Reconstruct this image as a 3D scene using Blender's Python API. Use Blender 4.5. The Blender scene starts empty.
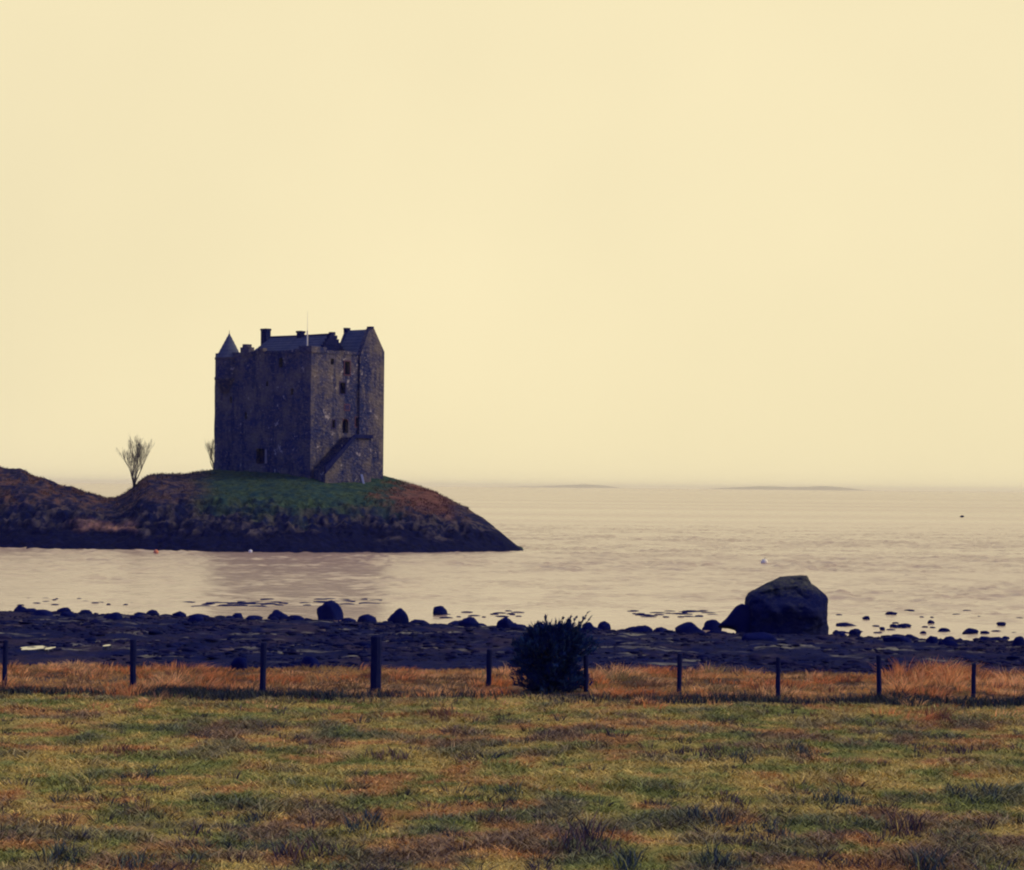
import bpy, bmesh, math, random
import numpy as np
from mathutils import Vector, Matrix, noise as mnoise

R = math.radians
S = bpy.context.scene
COL = S.collection

# ------------------------------------------------------------------ camera
FPX = 2500.0                 # focal length in picture widths of 1024 px
CAM_H = 7.5                  # metres above the water
PITCH, ROLL = math.atan(51.5 / FPX), R(0.55)
cam = bpy.data.cameras.new('camera')
cam.sensor_width = 36.0
cam.lens = FPX * 36.0 / 1024.0
cam.clip_start = 0.5
cam.clip_end = 150000
camo = bpy.data.objects.new('camera', cam)
COL.objects.link(camo)
CROT = Matrix.Rotation(R(90) + PITCH, 4, 'X') @ Matrix.Rotation(ROLL, 4, 'Z')
camo.matrix_world = Matrix.Translation((0, 0, CAM_H)) @ CROT
S.camera = camo

# ------------------------------------------------------------------ sky and sun
SUN_DIR = Vector((0.95, 0.02, 0.66)).normalized()     # towards the sun: right, a little beyond
SKY_FRONT = (0.965, 0.835, 0.515)
SKY_BACK = (0.060, 0.12, 0.56)
w = bpy.data.worlds.new('World')
S.world = w
w.use_nodes = True
nt = w.node_tree
nt.nodes.clear()
def N(t, ty, **kw):
    n = t.nodes.new(ty)
    for k, v in kw.items():
        setattr(n, k, v)
    return n
out = N(nt, 'ShaderNodeOutputWorld')
bg = N(nt, 'ShaderNodeBackground'); bg.inputs['Strength'].default_value = 0.1
sky = N(nt, 'ShaderNodeTexSky', sky_type='NISHITA', sun_disc=False)
sky.sun_elevation = math.asin(SUN_DIR.z)
sky.sun_rotation = math.atan2(SUN_DIR.x, SUN_DIR.y)
tc = N(nt, 'ShaderNodeTexCoord')
dot = N(nt, 'ShaderNodeVectorMath', operation='DOT_PRODUCT')
dot.inputs[1].default_value = (0.48, 0.80, 0.36)
nt.links.new(tc.outputs['Generated'], dot.inputs[0])
ramp = N(nt, 'ShaderNodeValToRGB')
ramp.color_ramp.interpolation = 'EASE'
ramp.color_ramp.elements[0].position = 0.46
ramp.color_ramp.elements[0].color = (*SKY_BACK, 1)
ramp.color_ramp.elements[1].position = 0.88
ramp.color_ramp.elements[1].color = (*SKY_FRONT, 1)
mr = N(nt, 'ShaderNodeMapRange')
mr.inputs['From Min'].default_value = -1; mr.inputs['From Max'].default_value = 1
nt.links.new(dot.outputs['Value'], mr.inputs['Value'])
nt.links.new(mr.outputs['Result'], ramp.inputs['Fac'])
# very soft unevenness of the cloud layer
cn = N(nt, 'ShaderNodeTexNoise'); cn.inputs['Scale'].default_value = 5.0; cn.inputs['Detail'].default_value = 3
nt.links.new(tc.outputs['Generated'], cn.inputs['Vector'])
cm = N(nt, 'ShaderNodeMapRange')
cm.inputs['From Min'].default_value = 0.25; cm.inputs['From Max'].default_value = 0.75
cm.inputs['To Min'].default_value = 9.3; cm.inputs['To Max'].default_value = 10.2
nt.links.new(cn.outputs['Fac'], cm.inputs['Value'])
sc_ = N(nt, 'ShaderNodeVectorMath', operation='SCALE')
nt.links.new(ramp.outputs['Color'], sc_.inputs[0]); nt.links.new(cm.outputs['Result'], sc_.inputs['Scale'])
mx = N(nt, 'ShaderNodeMix', data_type='RGBA'); mx.inputs['Factor'].default_value = 0.96
nt.links.new(sky.outputs['Color'], mx.inputs['A']); nt.links.new(sc_.outputs['Vector'], mx.inputs['B'])
nt.links.new(mx.outputs['Result'], bg.inputs['Color'])
nt.links.new(bg.outputs['Background'], out.inputs['Surface'])

sun = bpy.data.lights.new('sun', 'SUN')
sun.energy = 1.5
sun.angle = R(14)
sun.color = (1.0, 0.86, 0.66)
suno = bpy.data.objects.new('sun', sun)
suno.rotation_euler = SUN_DIR.to_track_quat('Z', 'Y').to_euler()
suno.location = (60, 40, 80)
COL.objects.link(suno)

S.view_settings.view_transform = 'Standard'
S.view_settings.look = 'None'
S.view_settings.gamma = 1
S.view_settings.exposure = 0
S.view_settings.use_curve_mapping = False
S.render.engine = 'CYCLES'
S.cycles.use_denoising = True
S.cycles.max_bounces = 6
S.cycles.volume_bounces = 1
S.cycles.filter_width = 2.1

# ------------------------------------------------------------------ helpers
def P(px, py, D):
    """world point that the pixel (px, py) shows at distance D"""
    d = CROT.to_3x3() @ Vector(((px - 512) / FPX, -(py - 435) / FPX, -1))
    t = D / d.y
    return Vector((d.x * t, D, CAM_H + d.z * t))
def PZ(px, py, z):
    """world point that the pixel shows on the level z"""
    d = CROT.to_3x3() @ Vector(((px - 512) / FPX, -(py - 435) / FPX, -1))
    t = (z - CAM_H) / d.z
    return Vector((d.x * t, d.y * t, z))

def sm(a, b, x):
    t = np.clip((np.asarray(x, float) - a) / (b - a), 0, 1)
    return t * t * (3 - 2 * t)
def _hash(ix, iy, seed):
    n = (ix.astype(np.int64) * 374761393 + iy.astype(np.int64) * 668265263 + seed * 1442695041) & 0x7fffffff
    n = ((n ^ (n >> 13)) * 1274126177) & 0x7fffffff
    n = ((n ^ (n >> 16)) * 2246822519) & 0x7fffffff
    return (n & 0xffffff) / float(0xffffff)
def vnoise(x, y, seed=0):
    x = np.asarray(x, float); y = np.asarray(y, float)
    ix = np.floor(x); iy = np.floor(y)
    fx = x - ix; fy = y - iy
    fx = fx * fx * (3 - 2 * fx); fy = fy * fy * (3 - 2 * fy)
    a = _hash(ix, iy, seed); b = _hash(ix + 1, iy, seed)
    c = _hash(ix, iy + 1, seed); d = _hash(ix + 1, iy + 1, seed)
    return (a * (1 - fx) + b * fx) * (1 - fy) + (c * (1 - fx) + d * fx) * fy
def fbm(x, y, seed=0, oct=4):
    v = 0; a = 0.5; s = 0
    for k in range(oct):
        v = v + a * vnoise(x * 2 ** k + 17.3 * k, y * 2 ** k - 9.1 * k, seed + k); s += a; a *= 0.5
    return v / s
def lerpc(c0, c1, t):
    t = np.asarray(t)[..., None]
    return np.asarray(c0) * (1 - t) + np.asarray(c1) * t

def tag(o, label=None, cat=None, group=None, kind=None):
    if label: o['label'] = label
    if cat: o['category'] = cat
    if group: o['group'] = group
    if kind: o['kind'] = kind
    return o
def link(name, me, mat=None, parent=None, loc=None):
    o = bpy.data.objects.new(name, me)
    COL.objects.link(o)
    if mat and not me.materials: me.materials.append(mat)
    if parent: o.parent = parent
    if loc is not None: o.location = loc
    return o
def empty(name, loc, rz=0):
    o = bpy.data.objects.new(name, None)
    COL.objects.link(o); o.location = loc; o.rotation_euler.z = rz
    o.empty_display_size = 0.3
    return o
def np_mesh(name, verts, faces, cols=None, smooth=False):
    """faces: (n,3) or (n,4) int array; cols: per vertex rgb"""
    me = bpy.data.meshes.new(name)
    verts = np.asarray(verts, np.float32); faces = np.asarray(faces, np.int32)
    k = faces.shape[1]
    me.vertices.add(len(verts)); me.vertices.foreach_set('co', verts.ravel())
    me.loops.add(faces.size); me.loops.foreach_set('vertex_index', faces.ravel())
    me.polygons.add(len(faces))
    me.polygons.foreach_set('loop_start', np.arange(0, faces.size, k, dtype=np.int32))
    me.polygons.foreach_set('use_smooth', np.full(len(faces), smooth))
    me.update(calc_edges=True)
    if cols is not None:
        at = me.color_attributes.new('col', 'FLOAT_COLOR', 'POINT')
        c4 = np.ones((len(verts), 4), np.float32); c4[:, :3] = cols
        at.data.foreach_set('color', c4.ravel())
    me.validate()
    return me
def grid_faces(nx, ny):
    i = np.arange(nx - 1)[None, :] + np.arange(ny - 1)[:, None] * nx
    i = i.ravel()
    return np.stack([i, i + 1, i + nx + 1, i + nx], 1)

class MB:
    """collects boxes, tubes and prisms for ONE mesh"""
    def __init__(s): s.v = []; s.f = []
    def add(s, vs, fs):
        b = len(s.v); s.v += [tuple(v) for v in vs]; s.f += [tuple(i + b for i in f) for f in fs]
    def hexa(s, p):         # 8 points: bottom ring then top ring
        s.add(p, [(3, 2, 1, 0), (4, 5, 6, 7), (0, 1, 5, 4), (1, 2, 6, 5), (2, 3, 7, 6), (3, 0, 4, 7)])
    def box(s, x0, x1, y0, y1, z0, z1, tr=lambda p: p):
        s.hexa([tr((x0, y0, z0)), tr((x1, y0, z0)), tr((x1, y1, z0)), tr((x0, y1, z0)),
                tr((x0, y0, z1)), tr((x1, y0, z1)), tr((x1, y1, z1)), tr((x0, y1, z1))])
    def tube(s, pts, rad, n=5, cap=True):
        pts = [Vector(p) for p in pts]; b = len(s.v); m = len(pts)
        for i, p in enumerate(pts):
            t = (pts[min(i + 1, m - 1)] - pts[max(i - 1, 0)])
            t = t.normalized() if t.length > 1e-6 else Vector((0, 0, 1))
            a = t.cross(Vector((0.31, 0.95, 0.05))); a = a.normalized() if a.length > 1e-4 else Vector((1, 0, 0))
            c = t.cross(a)
            for k in range(n):
                an = 2 * math.pi * k / n
                s.v.append(tuple(p + (a * math.cos(an) + c * math.sin(an)) * rad[i]))
        for i in range(m - 1):
            for k in range(n):
                k2 = (k + 1) % n
                s.f.append((b + i * n + k, b + i * n + k2, b + (i + 1) * n + k2, b + (i + 1) * n + k))
        if cap:
            s.f.append(tuple(b + k for k in range(n))[::-1]); s.f.append(tuple(b + (m - 1) * n + k for k in range(n)))
    def lathe(s, prof, n=24, c=(0, 0), tr=lambda p: p):
        b = len(s.v)
        for r, z in prof:
            for k in range(n):
                a = 2 * math.pi * k / n
                s.v.append(tuple(tr((c[0] + r * math.cos(a), c[1] + r * math.sin(a), z))))
        for i in range(len(prof) - 1):
            for k in range(n):
                k2 = (k + 1) % n
                s.f.append((b + i * n + k, b + i * n + k2, b + (i + 1) * n + k2, b + (i + 1) * n + k))
        s.f.append(tuple(b + k for k in range(n))[::-1]); s.f.append(tuple(b + (len(prof) - 1) * n + k for k in range(n)))
    def mesh(s, name, jitter=0.0, jscale=1.0):
        me = bpy.data.meshes.new(name)
        v = s.v
        if jitter:
            v = [tuple(Vector(p) + mnoise.noise_vector(Vector(p) * jscale) * jitter) for p in v]
        me.from_pydata(v, [], s.f); me.validate(); me.update()
        bm = bmesh.new(); bm.from_mesh(me); bmesh.ops.recalc_face_normals(bm, faces=bm.faces); bm.to_mesh(me); bm.free()
        return me
    def build(s, name, mat, parent=None, jitter=0.0, jscale=1.0):
        return link(name, s.mesh(name, jitter, jscale), mat, parent)

# ------------------------------------------------------------------ materials
def new_mat(name, rough=0.85, spec=0.2):
    m = bpy.data.materials.new(name); m.use_nodes = True
    t = m.node_tree; b = t.nodes['Principled BSDF']
    b.inputs['Roughness'].default_value = rough
    b.inputs['Specular IOR Level'].default_value = spec
    return m, t, b
def tex_noise(t, scale, detail=4, rough=0.6, vec=None, sx=(1, 1, 1), coord='Object'):
    c = N(t, 'ShaderNodeTexCoord'); mp = N(t, 'ShaderNodeMapping'); mp.inputs['Scale'].default_value = sx
    t.links.new(c.outputs[coord], mp.inputs['Vector'])
    n = N(t, 'ShaderNodeTexNoise'); n.inputs['Scale'].default_value = scale
    n.inputs['Detail'].default_value = detail; n.inputs['Roughness'].default_value = rough
    t.links.new(mp.outputs['Vector'], n.inputs['Vector'])
    return n
def mixc(t, fac, a, b, blend='MIX'):
    m = N(t, 'ShaderNodeMix', data_type='RGBA', blend_type=blend)
    for sock, v in (('Factor', fac), ('A', a), ('B', b)):
        if hasattr(v, 'links'): t.links.new(v, m.inputs[sock])
        elif sock == 'Factor': m.inputs[sock].default_value = v
        else: m.inputs[sock].default_value = (*v, 1)
    return m.outputs['Result']
def rng(t, v, a, b, c=0, d=1):
    m = N(t, 'ShaderNodeMapRange')
    for k, x in zip(('From Min', 'From Max', 'To Min', 'To Max'), (a, b, c, d)): m.inputs[k].default_value = x
    t.links.new(v, m.inputs['Value'])
    return m.outputs['Result']
def bump(t, b, h, strength, dist):
    n = N(t, 'ShaderNodeBump'); n.inputs['Strength'].default_value = strength; n.inputs['Distance'].default_value = dist
    t.links.new(h, n.inputs['Height']); t.links.new(n.outputs['Normal'], b.inputs['Normal'])

NAVY = (0.020, 0.027, 0.105)

def rock_material(name, c0, c1, c2, scale=1.0, rough=0.75, spec=0.25, bd=0.08):
    m, t, b = new_mat(name, rough, spec)
    n1 = tex_noise(t, 1.3 * scale, 6, 0.65); n2 = tex_noise(t, 7 * scale, 5, 0.7)
    c = mixc(t, rng(t, n1.outputs['Fac'], 0.38, 0.62), c0, c1)
    c = mixc(t, rng(t, n2.outputs['Fac'], 0.60, 0.78), c, c2)
    t.links.new(c, b.inputs['Base Color'])
    bump(t, b, n2.outputs['Fac'], 0.7, bd)
    return m
M = {}
M['wet_rock'] = rock_material('wet_rock', (0.003, 0.008, 0.082), (0.006, 0.011, 0.088), (0.024, 0.022, 0.09), 1.5, 0.95, 0.02)
M['lichen_rock'] = rock_material('lichen_rock', (0.004, 0.009, 0.082), (0.008, 0.014, 0.085), (0.022, 0.028, 0.09), 1.2, 0.95, 0.02, 0.14)

m, t, b = new_mat('boulder_rock', 0.95, 0.02)
n1 = tex_noise(t, 0.8, 7, 0.7); n2 = tex_noise(t, 4.5, 6, 0.75); n3 = tex_noise(t, 1.4, 5, 0.7, sx=(1, 1, 2.6))
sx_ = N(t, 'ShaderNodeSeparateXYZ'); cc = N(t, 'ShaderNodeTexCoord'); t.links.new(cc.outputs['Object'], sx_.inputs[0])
c = mixc(t, rng(t, n1.outputs['Fac'], 0.35, 0.65), (0.004, 0.010, 0.082), (0.020, 0.025, 0.085))
c = mixc(t, rng(t, n2.outputs['Fac'], 0.56, 0.70, 0, 0.7), c, (0.045, 0.045, 0.095))
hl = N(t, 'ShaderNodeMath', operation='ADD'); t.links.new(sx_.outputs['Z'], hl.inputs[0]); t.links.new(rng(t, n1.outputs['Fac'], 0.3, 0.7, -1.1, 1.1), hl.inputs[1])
lit_lichen = N(t, 'ShaderNodeMath', operation='MULTIPLY'); t.links.new(rng(t, hl.outputs[0], 1.9, 2.8), lit_lichen.inputs[0]); t.links.new(rng(t, n2.outputs['Fac'], 0.38, 0.58, 0.15, 0.85), lit_lichen.inputs[1])
c = mixc(t, lit_lichen.outputs[0], c, (0.115, 0.120, 0.100))     # grey-green lichen tone that also paints the lit top into the colour
t.links.new(c, b.inputs['Base Color'])
ad = N(t, 'ShaderNodeMath', operation='ADD'); t.links.new(n2.outputs['Fac'], ad.inputs[0]); t.links.new(n3.outputs['Fac'], ad.inputs[1])
bump(t, b, ad.outputs[0], 0.9, 0.16)
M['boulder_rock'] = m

def col_material(name, rough=0.85, spec=0.15, nscale=9, amp=0.35, bd=0.0):
    """base colour from the mesh's own colour attribute, broken up by fine noise"""
    m, t, b = new_mat(name, rough, spec)
    a = N(t, 'ShaderNodeAttribute'); a.attribute_name = 'col'
    n = tex_noise(t, nscale, 5, 0.7)
    f = rng(t, n.outputs['Fac'], 0.3, 0.7, 1 - amp, 1 + amp)
    s = N(t, 'ShaderNodeVectorMath', operation='SCALE')
    t.links.new(a.outputs['Color'], s.inputs[0]); t.links.new(f, s.inputs['Scale'])
    t.links.new(s.outputs['Vector'], b.inputs['Base Color'])
    if bd: bump(t, b, n.outputs['Fac'], 0.8, bd)
    return m
M['soil'] = col_material('soil', 0.95, 0.02, 5, 0.4, 0.05)
M['beach'] = col_material('beach', 0.95, 0.03, 3, 0.5, 0.15)
M['island'] = col_material('island', 0.95, 0.02, 1.6, 0.5, 0.35)
M['blades'] = col_material('blades', 0.9, 0.02, 3, 0.15)
t = M['beach'].node_tree; b = t.nodes['Principled BSDF']
wn = tex_noise(t, 0.55, 4, 0.6, sx=(0.5, 1.0, 1.0))
t.links.new(rng(t, wn.outputs['Fac'], 0.56, 0.66, 0.95, 0.38), b.inputs['Roughness'])
t.links.new(rng(t, wn.outputs['Fac'], 0.58, 0.68, 0.03, 0.22), b.inputs['Specular IOR Level'])
dm = col_material('dry_blades', 0.9, 0.02, 3, 0.15)      # dead stems let light through
t = dm.node_tree; b = t.nodes['Principled BSDF']
tr_ = N(t, 'ShaderNodeBsdfTranslucent'); mxs = N(t, 'ShaderNodeMixShader'); mxs.inputs[0].default_value = 0.45
t.links.new(b.inputs['Base Color'].links[0].from_socket, tr_.inputs['Color'])
t.links.new(b.outputs[0], mxs.inputs[1]); t.links.new(tr_.outputs[0], mxs.inputs[2])
t.links.new(mxs.outputs[0], t.nodes['Material Output'].inputs['Surface'])
M['dry_blades'] = dm
M['stones'] = col_material('stones', 0.95, 0.03, 4, 0.4)

def stone_wall(name, base=1.0):
    m, t, b = new_mat(name, 0.95, 0.02)
    c = N(t, 'ShaderNodeTexCoord')
    v = N(t, 'ShaderNodeTexVoronoi'); v.inputs['Scale'].default_value = 1.9
    mp = N(t, 'ShaderNodeMapping'); mp.inputs['Scale'].default_value = (1, 1, 1.7)
    t.links.new(c.outputs['Object'], mp.inputs['Vector']); t.links.new(mp.outputs['Vector'], v.inputs['Vector'])
    sep = N(t, 'ShaderNodeSeparateColor'); t.links.new(v.outputs['Color'], sep.inputs['Color'])
    big = tex_noise(t, 0.28, 5, 0.65); mid = tex_noise(t, 0.9, 5, 0.7); fine = tex_noise(t, 3.2, 4, 0.7)
    streak = tex_noise(t, 0.8, 4, 0.65, sx=(1, 1, 0.22))
    col = mixc(t, sep.outputs['Red'], (0.020, 0.032, 0.120), (0.062, 0.062, 0.125))
    col = mixc(t, rng(t, big.outputs['Fac'], 0.42, 0.60, 0, 0.8), col, (0.195, 0.162, 0.140))      # warm rubble
    col = mixc(t, rng(t, streak.outputs['Fac'], 0.50, 0.62, 0, 0.8), col, (0.014, 0.025, 0.105))  # damp streaks
    col = mixc(t, rng(t, fine.outputs['Fac'], 0.55, 0.66, 0, 0.6), col, (0.27, 0.225, 0.20))         # pale pointing
    col = mixc(t, rng(t, mid.outputs['Fac'], 0.62, 0.66, 0, 0.75), col, (0.46, 0.40, 0.38))          # lime patches left on the wall
    t.links.new(col, b.inputs['Base Color'])
    ad = N(t, 'ShaderNodeMath', operation='ADD')
    t.links.new(v.outputs['Distance'], ad.inputs[0]); t.links.new(fine.outputs['Fac'], ad.inputs[1])
    bump(t, b, ad.outputs['Value'], 0.8, 0.12)
    return m
M['castle_stone'] = stone_wall('castle_stone')
M['dark_stone'] = rock_material('dark_stone', (0.007, 0.013, 0.085), (0.014, 0.019, 0.095), (0.05, 0.045, 0.11), 1.0, 0.95, 0.02)
M['stair_stone'] = rock_material('stair_stone', (0.022, 0.026, 0.11), (0.060, 0.050, 0.12), (0.14, 0.11, 0.14), 1.3, 0.95, 0.02)
M['red_stone'] = rock_material('red_stone', (0.105, 0.055, 0.095), (0.13, 0.066, 0.10), (0.08, 0.06, 0.10), 2.0, 0.95, 0.02)
M['pale_stone'] = rock_material('pale_stone', (0.22, 0.20, 0.24), (0.30, 0.26, 0.28), (0.14, 0.13, 0.18), 2.0)
m, t, b = new_mat('slate', 0.85, 0.05)
n1 = tex_noise(t, 0.9, 5, 0.6); n2 = tex_noise(t, 6, 3, 0.6, sx=(1, 1, 3))
c = mixc(t, rng(t, n1.outputs['Fac'], 0.35, 0.65), (0.070, 0.085, 0.150), (0.105, 0.118, 0.175))
c = mixc(t, rng(t, n2.outputs['Fac'], 0.55, 0.75, 0, 0.6), c, (0.050, 0.060, 0.12))
t.links.new(c, b.inputs['Base Color']); bump(t, b, n2.outputs['Fac'], 0.6, 0.05)
M['slate'] = m
def plain(name, c, rough=0.8, spec=0.2, v=0.25):
    m, t, b = new_mat(name, rough, spec)
    n = tex_noise(t, 6, 4)
    t.links.new(mixc(t, rng(t, n.outputs['Fac'], 0.3, 0.7), tuple(x * (1 - v) for x in c), tuple(x * (1 + v) for x in c)), b.inputs['Base Color'])
    return m
M['opening'] = plain('opening_dark', (0.004, 0.008, 0.06), 0.95, 0.02)
M['white_paint'] = plain('white_paint', (0.78, 0.78, 0.78), 0.5, 0.3, 0.04)
M['cream_paint'] = plain('cream_paint', (0.96, 0.88, 0.62), 0.5, 0.3, 0.03)
M['orange_plastic'] = plain('orange_plastic', (0.75, 0.25, 0.13), 0.5, 0.3, 0.05)
M['grey_wood'] = plain('grey_wood', (0.5, 0.5, 0.55))
M['bark'] = plain('bark', (0.075, 0.068, 0.085))
M['twig'] = plain('twig', (0.11, 0.095, 0.11))
m, t, b = new_mat('post_wood', 0.95, 0.02)
n = tex_noise(t, 9, 5, 0.7, sx=(4, 4, 0.5))
t.links.new(mixc(t, rng(t, n.outputs['Fac'], 0.35, 0.65), (0.006, 0.011, 0.065), (0.018, 0.022, 0.08)), b.inputs['Base Color'])
bump(t, b, n.outputs['Fac'], 0.6, 0.02)
M['post_wood'] = m
M['gorse'] = col_material('gorse', 0.9, 0.02, 4, 0.25)

# water
m, t, b = new_mat('water', 0.21, 0.5)
b.inputs['IOR'].default_value = 1.85
b.inputs['Base Color'].default_value = (0.46, 0.325, 0.260, 1)
w1 = tex_noise(t, 1.1, 3, 0.6, sx=(0.6, 1.0, 1)); w2 = tex_noise(t, 0.20, 3, 0.55, sx=(0.7, 1.2, 1))
wind = tex_noise(t, 0.010, 4, 0.65, sx=(0.3, 1.0, 1)); paw = tex_noise(t, 0.30, 5, 0.7, sx=(1.0, 0.34, 1))
sepc = N(t, 'ShaderNodeSeparateXYZ'); cc = N(t, 'ShaderNodeTexCoord'); t.links.new(cc.outputs['Object'], sepc.inputs[0])
def mul(a, b_):
    n = N(t, 'ShaderNodeMath', operation='MULTIPLY'); t.links.new(a, n.inputs[0])
    if hasattr(b_, 'links'): t.links.new(b_, n.inputs[1])
    else: n.inputs[1].default_value = b_
    return n.outputs[0]
ad = N(t, 'ShaderNodeMath', operation='ADD')
t.links.new(w1.outputs['Fac'], ad.inputs[0]); t.links.new(mul(w2.outputs['Fac'], 1.6), ad.inputs[1])
near = rng(t, sepc.outputs['Y'], 130, 700, 0.40, 2.6)        # sheltered water by the shore is smoother
st = mul(mul(rng(t, wind.outputs['Fac'], 0.35, 0.65, 0.55, 1.0), near), rng(t, paw.outputs['Fac'], 0.38, 0.66, 0.25, 1.5))
bp = N(t, 'ShaderNodeBump'); bp.inputs['Distance'].default_value = 0.10
t.links.new(st, bp.inputs['Strength']); t.links.new(ad.outputs[0], bp.inputs['Height'])
t.links.new(bp.outputs['Normal'], b.inputs['Normal'])
slick = tex_noise(t, 0.007, 2, 0.5, sx=(0.22, 1.0, 1))
t.links.new(rng(t, slick.outputs['Fac'], 0.34, 0.66, 0.18, 0.25), b.inputs['Roughness'])
M['water'] = m
m, t, b = new_mat('pool_water', 0.05, 0.5)
b.inputs['Base Color'].default_value = (0.03, 0.035, 0.08, 1)
M['pool'] = m

# ------------------------------------------------------------------ water
# one sheet to the horizon, its ripples modelled where the eye can tell them apart
fx = np.arange(-150, 150.01, 0.40); fy = np.arange(116, 330, 0.27)
xs = np.concatenate([-np.geomspace(60000, 152, 24), fx, np.geomspace(152, 60000, 24)])
ys = np.concatenate([[-300, 0, 60, 100, 112], fy, 330 + np.cumsum(np.geomspace(0.3, 1.8, 420)), np.geomspace(700, 60000, 30)])
X, Y = np.meshgrid(xs, ys)
x = X.ravel(); y = Y.ravel()
gust = 0.72 + 0.6 * sm(0.36, 0.66, fbm(x * 0.020 + 5, y * 0.055, 401, 3))
paw_ = 0.55 + 0.9 * sm(0.36, 0.66, fbm(x * 0.22, y * 0.16, 402, 3))
wx = x + 0.4 * y * 0.2
hgt = 0.15 * (fbm(wx * 0.95 + 0.1 * y, y * 1.25, 403, 2) - 0.5) + 0.035 * (fbm(wx * 0.24, y * 0.5, 404, 2) - 0.5)
calm = 0.34 + 0.66 * sm(4, 60, y - 133 + 0.4 * x)
amp = gust * paw_ * calm * sm(148, 120, np.abs(x)) * (1 - sm(330, 680, y))
z = hgt * amp * 2.0
me = np_mesh('water', np.stack([x, y, z], 1), grid_faces(len(xs), len(ys)), None, True)
tag(link('water', me, M['water']), kind='structure')

# ------------------------------------------------------------------ mainland: field and beach
def yshore(x):
    return np.clip(133.0 - 0.40 * np.asarray(x, float), 112, 152) + 2.5 * (fbm(np.asarray(x) * 0.12, 3.3, 5, 3) - 0.5)
def ground_z(x, y, rough=True):
    x = np.asarray(x, float); y = np.asarray(y, float)
    zf = np.interp(y, [-300, -60, 0, 12, 37, 50, 66, 69, 71, 76, 86], [12, 7.2, 5.9, 4.6, 1.72, 1.72, 1.72, 1.62, 1.66, 1.72, 1.30])
    ysh = yshore(x)
    t = (y - 86) / (ysh - 86)
    zb = np.interp(t, [0, 0.35, 0.7, 0.93, 1.0, 1.06, 1.5, 3, 8], [1.30, 0.95, 0.50, 0.22, 0.02, -0.25, -1.2, -3, -8])
    z = np.where(y < 86, zf, zb)
    if rough:
        fm = sm(8, 20, y) * (1 - sm(82, 90, y))
        z = z + fm * (0.16 * (fbm(x * 0.35, y * 0.35, 11, 4) - 0.5) + 0.10 * (fbm(x * 1.6, y * 1.6, 12, 3) - 0.5))
        bm_ = sm(84, 90, y) * (1 - sm(1.02, 1.12, t))
        bm_ = bm_ * (1 - 0.75 * sm(0.80, 0.97, t))
        z = z + bm_ * (0.30 * (1 - np.abs(2 * fbm(x * 0.16, y * 0.30, 23, 3) - 1)) - 0.18 + 0.26 * (fbm(x * 0.45, y * 0.28, 21, 4) - 0.5) + 0.22 * (fbm(x * 1.9, y * 1.3, 22, 3) - 0.5))
    return z
def field_col(x, y):
    """turf colour: green, straw, rust and dark sedge patches"""
    x = np.asarray(x, float); y = np.asarray(y, float)
    a = fbm(x * 0.75, y * 0.75, 31, 5); b_ = fbm(x * 0.95 + 40, y * 0.85, 32, 5); c_ = fbm(x * 0.8, y * 0.8, 33, 5)
    d_ = fbm(x * 2.6, y * 1.6, 35, 3)
    green = np.array([0.205, 0.225, 0.070]); straw = np.array([0.470, 0.355, 0.115])
    rust = np.array([0.440, 0.175, 0.085]); sedge = np.array([0.085, 0.095, 0.088])
    c = lerpc(green, straw, sm(0.36, 0.62, 0.6 * c_ + 0.4 * d_))
    band = np.interp(y, [30, 38, 41, 44, 46.5, 48.5, 52, 54, 58, 60.5, 63, 66, 68], [0.8, 0.8, 0.9, 0.75, 0.4, -0.15, -0.1, 0.4, 0.9, 0.75, 0.2, 0.15, 0.3]) - 0.45
    k = (sm(0.50, 0.66, 0.8 * a + 0.2 * d_ + band * 0.13) * 0.6)[..., None]
    c = c * (1 - k) + rust * k
    k = (sm(0.53, 0.66, 0.8 * b_ + 0.2 * d_ + band * 0.12) * 0.6)[..., None]
    return c * (1 - k) + sedge * k
def ground_col(x, y):
    f = field_col(x, y) * 0.85
    kk = (sm(68, 70, y) * 0.85)[..., None]
    f = f * (1 - kk) + lerpc([0.060, 0.040, 0.060], [0.200, 0.110, 0.075], sm(0.35, 0.65, fbm(x * 1.1, y * 0.8, 44, 4))) * kk
    pebble = lerpc([0.003, 0.007, 0.060], [0.027, 0.022, 0.062], sm(0.42, 0.68, fbm(x * 0.5, y * 0.16, 41, 4)))
    weed = (sm(0.52, 0.62, fbm(x * 0.9, y * 0.35, 42, 3)))[..., None]
    pebble = pebble * (1 - weed * 0.7) + np.array([0.003, 0.008, 0.07]) * weed * 0.7
    k = sm(79, 82.5, y + 4 * (fbm(x * 0.5, y * 0.5, 43, 3) - 0.5))[..., None]
    return f * (1 - k) + pebble * k

def ground_sheet(name, xs, ys, mat):
    X, Y = np.meshgrid(xs, ys); x = X.ravel(); y = Y.ravel()
    me = np_mesh(name, np.stack([x, y, ground_z(x, y)], 1), grid_faces(len(xs), len(ys)), ground_col(x, y), True)
    return tag(link(name, me, mat), kind='structure')
wide = np.concatenate([-np.geomspace(900, 46, 14), np.arange(-42, 42.01, 0.22), np.geomspace(46, 900, 14)])
ground_sheet('field', wide, np.concatenate([[-300, -120, -60, -25], np.arange(-10, 34, 1.5), np.arange(34, 86.01, 0.22)]), M['soil'])
ground_sheet('beach', wide, np.concatenate([np.arange(86, 146, 0.22), np.geomspace(146, 600, 18)]), M['beach'])

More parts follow.
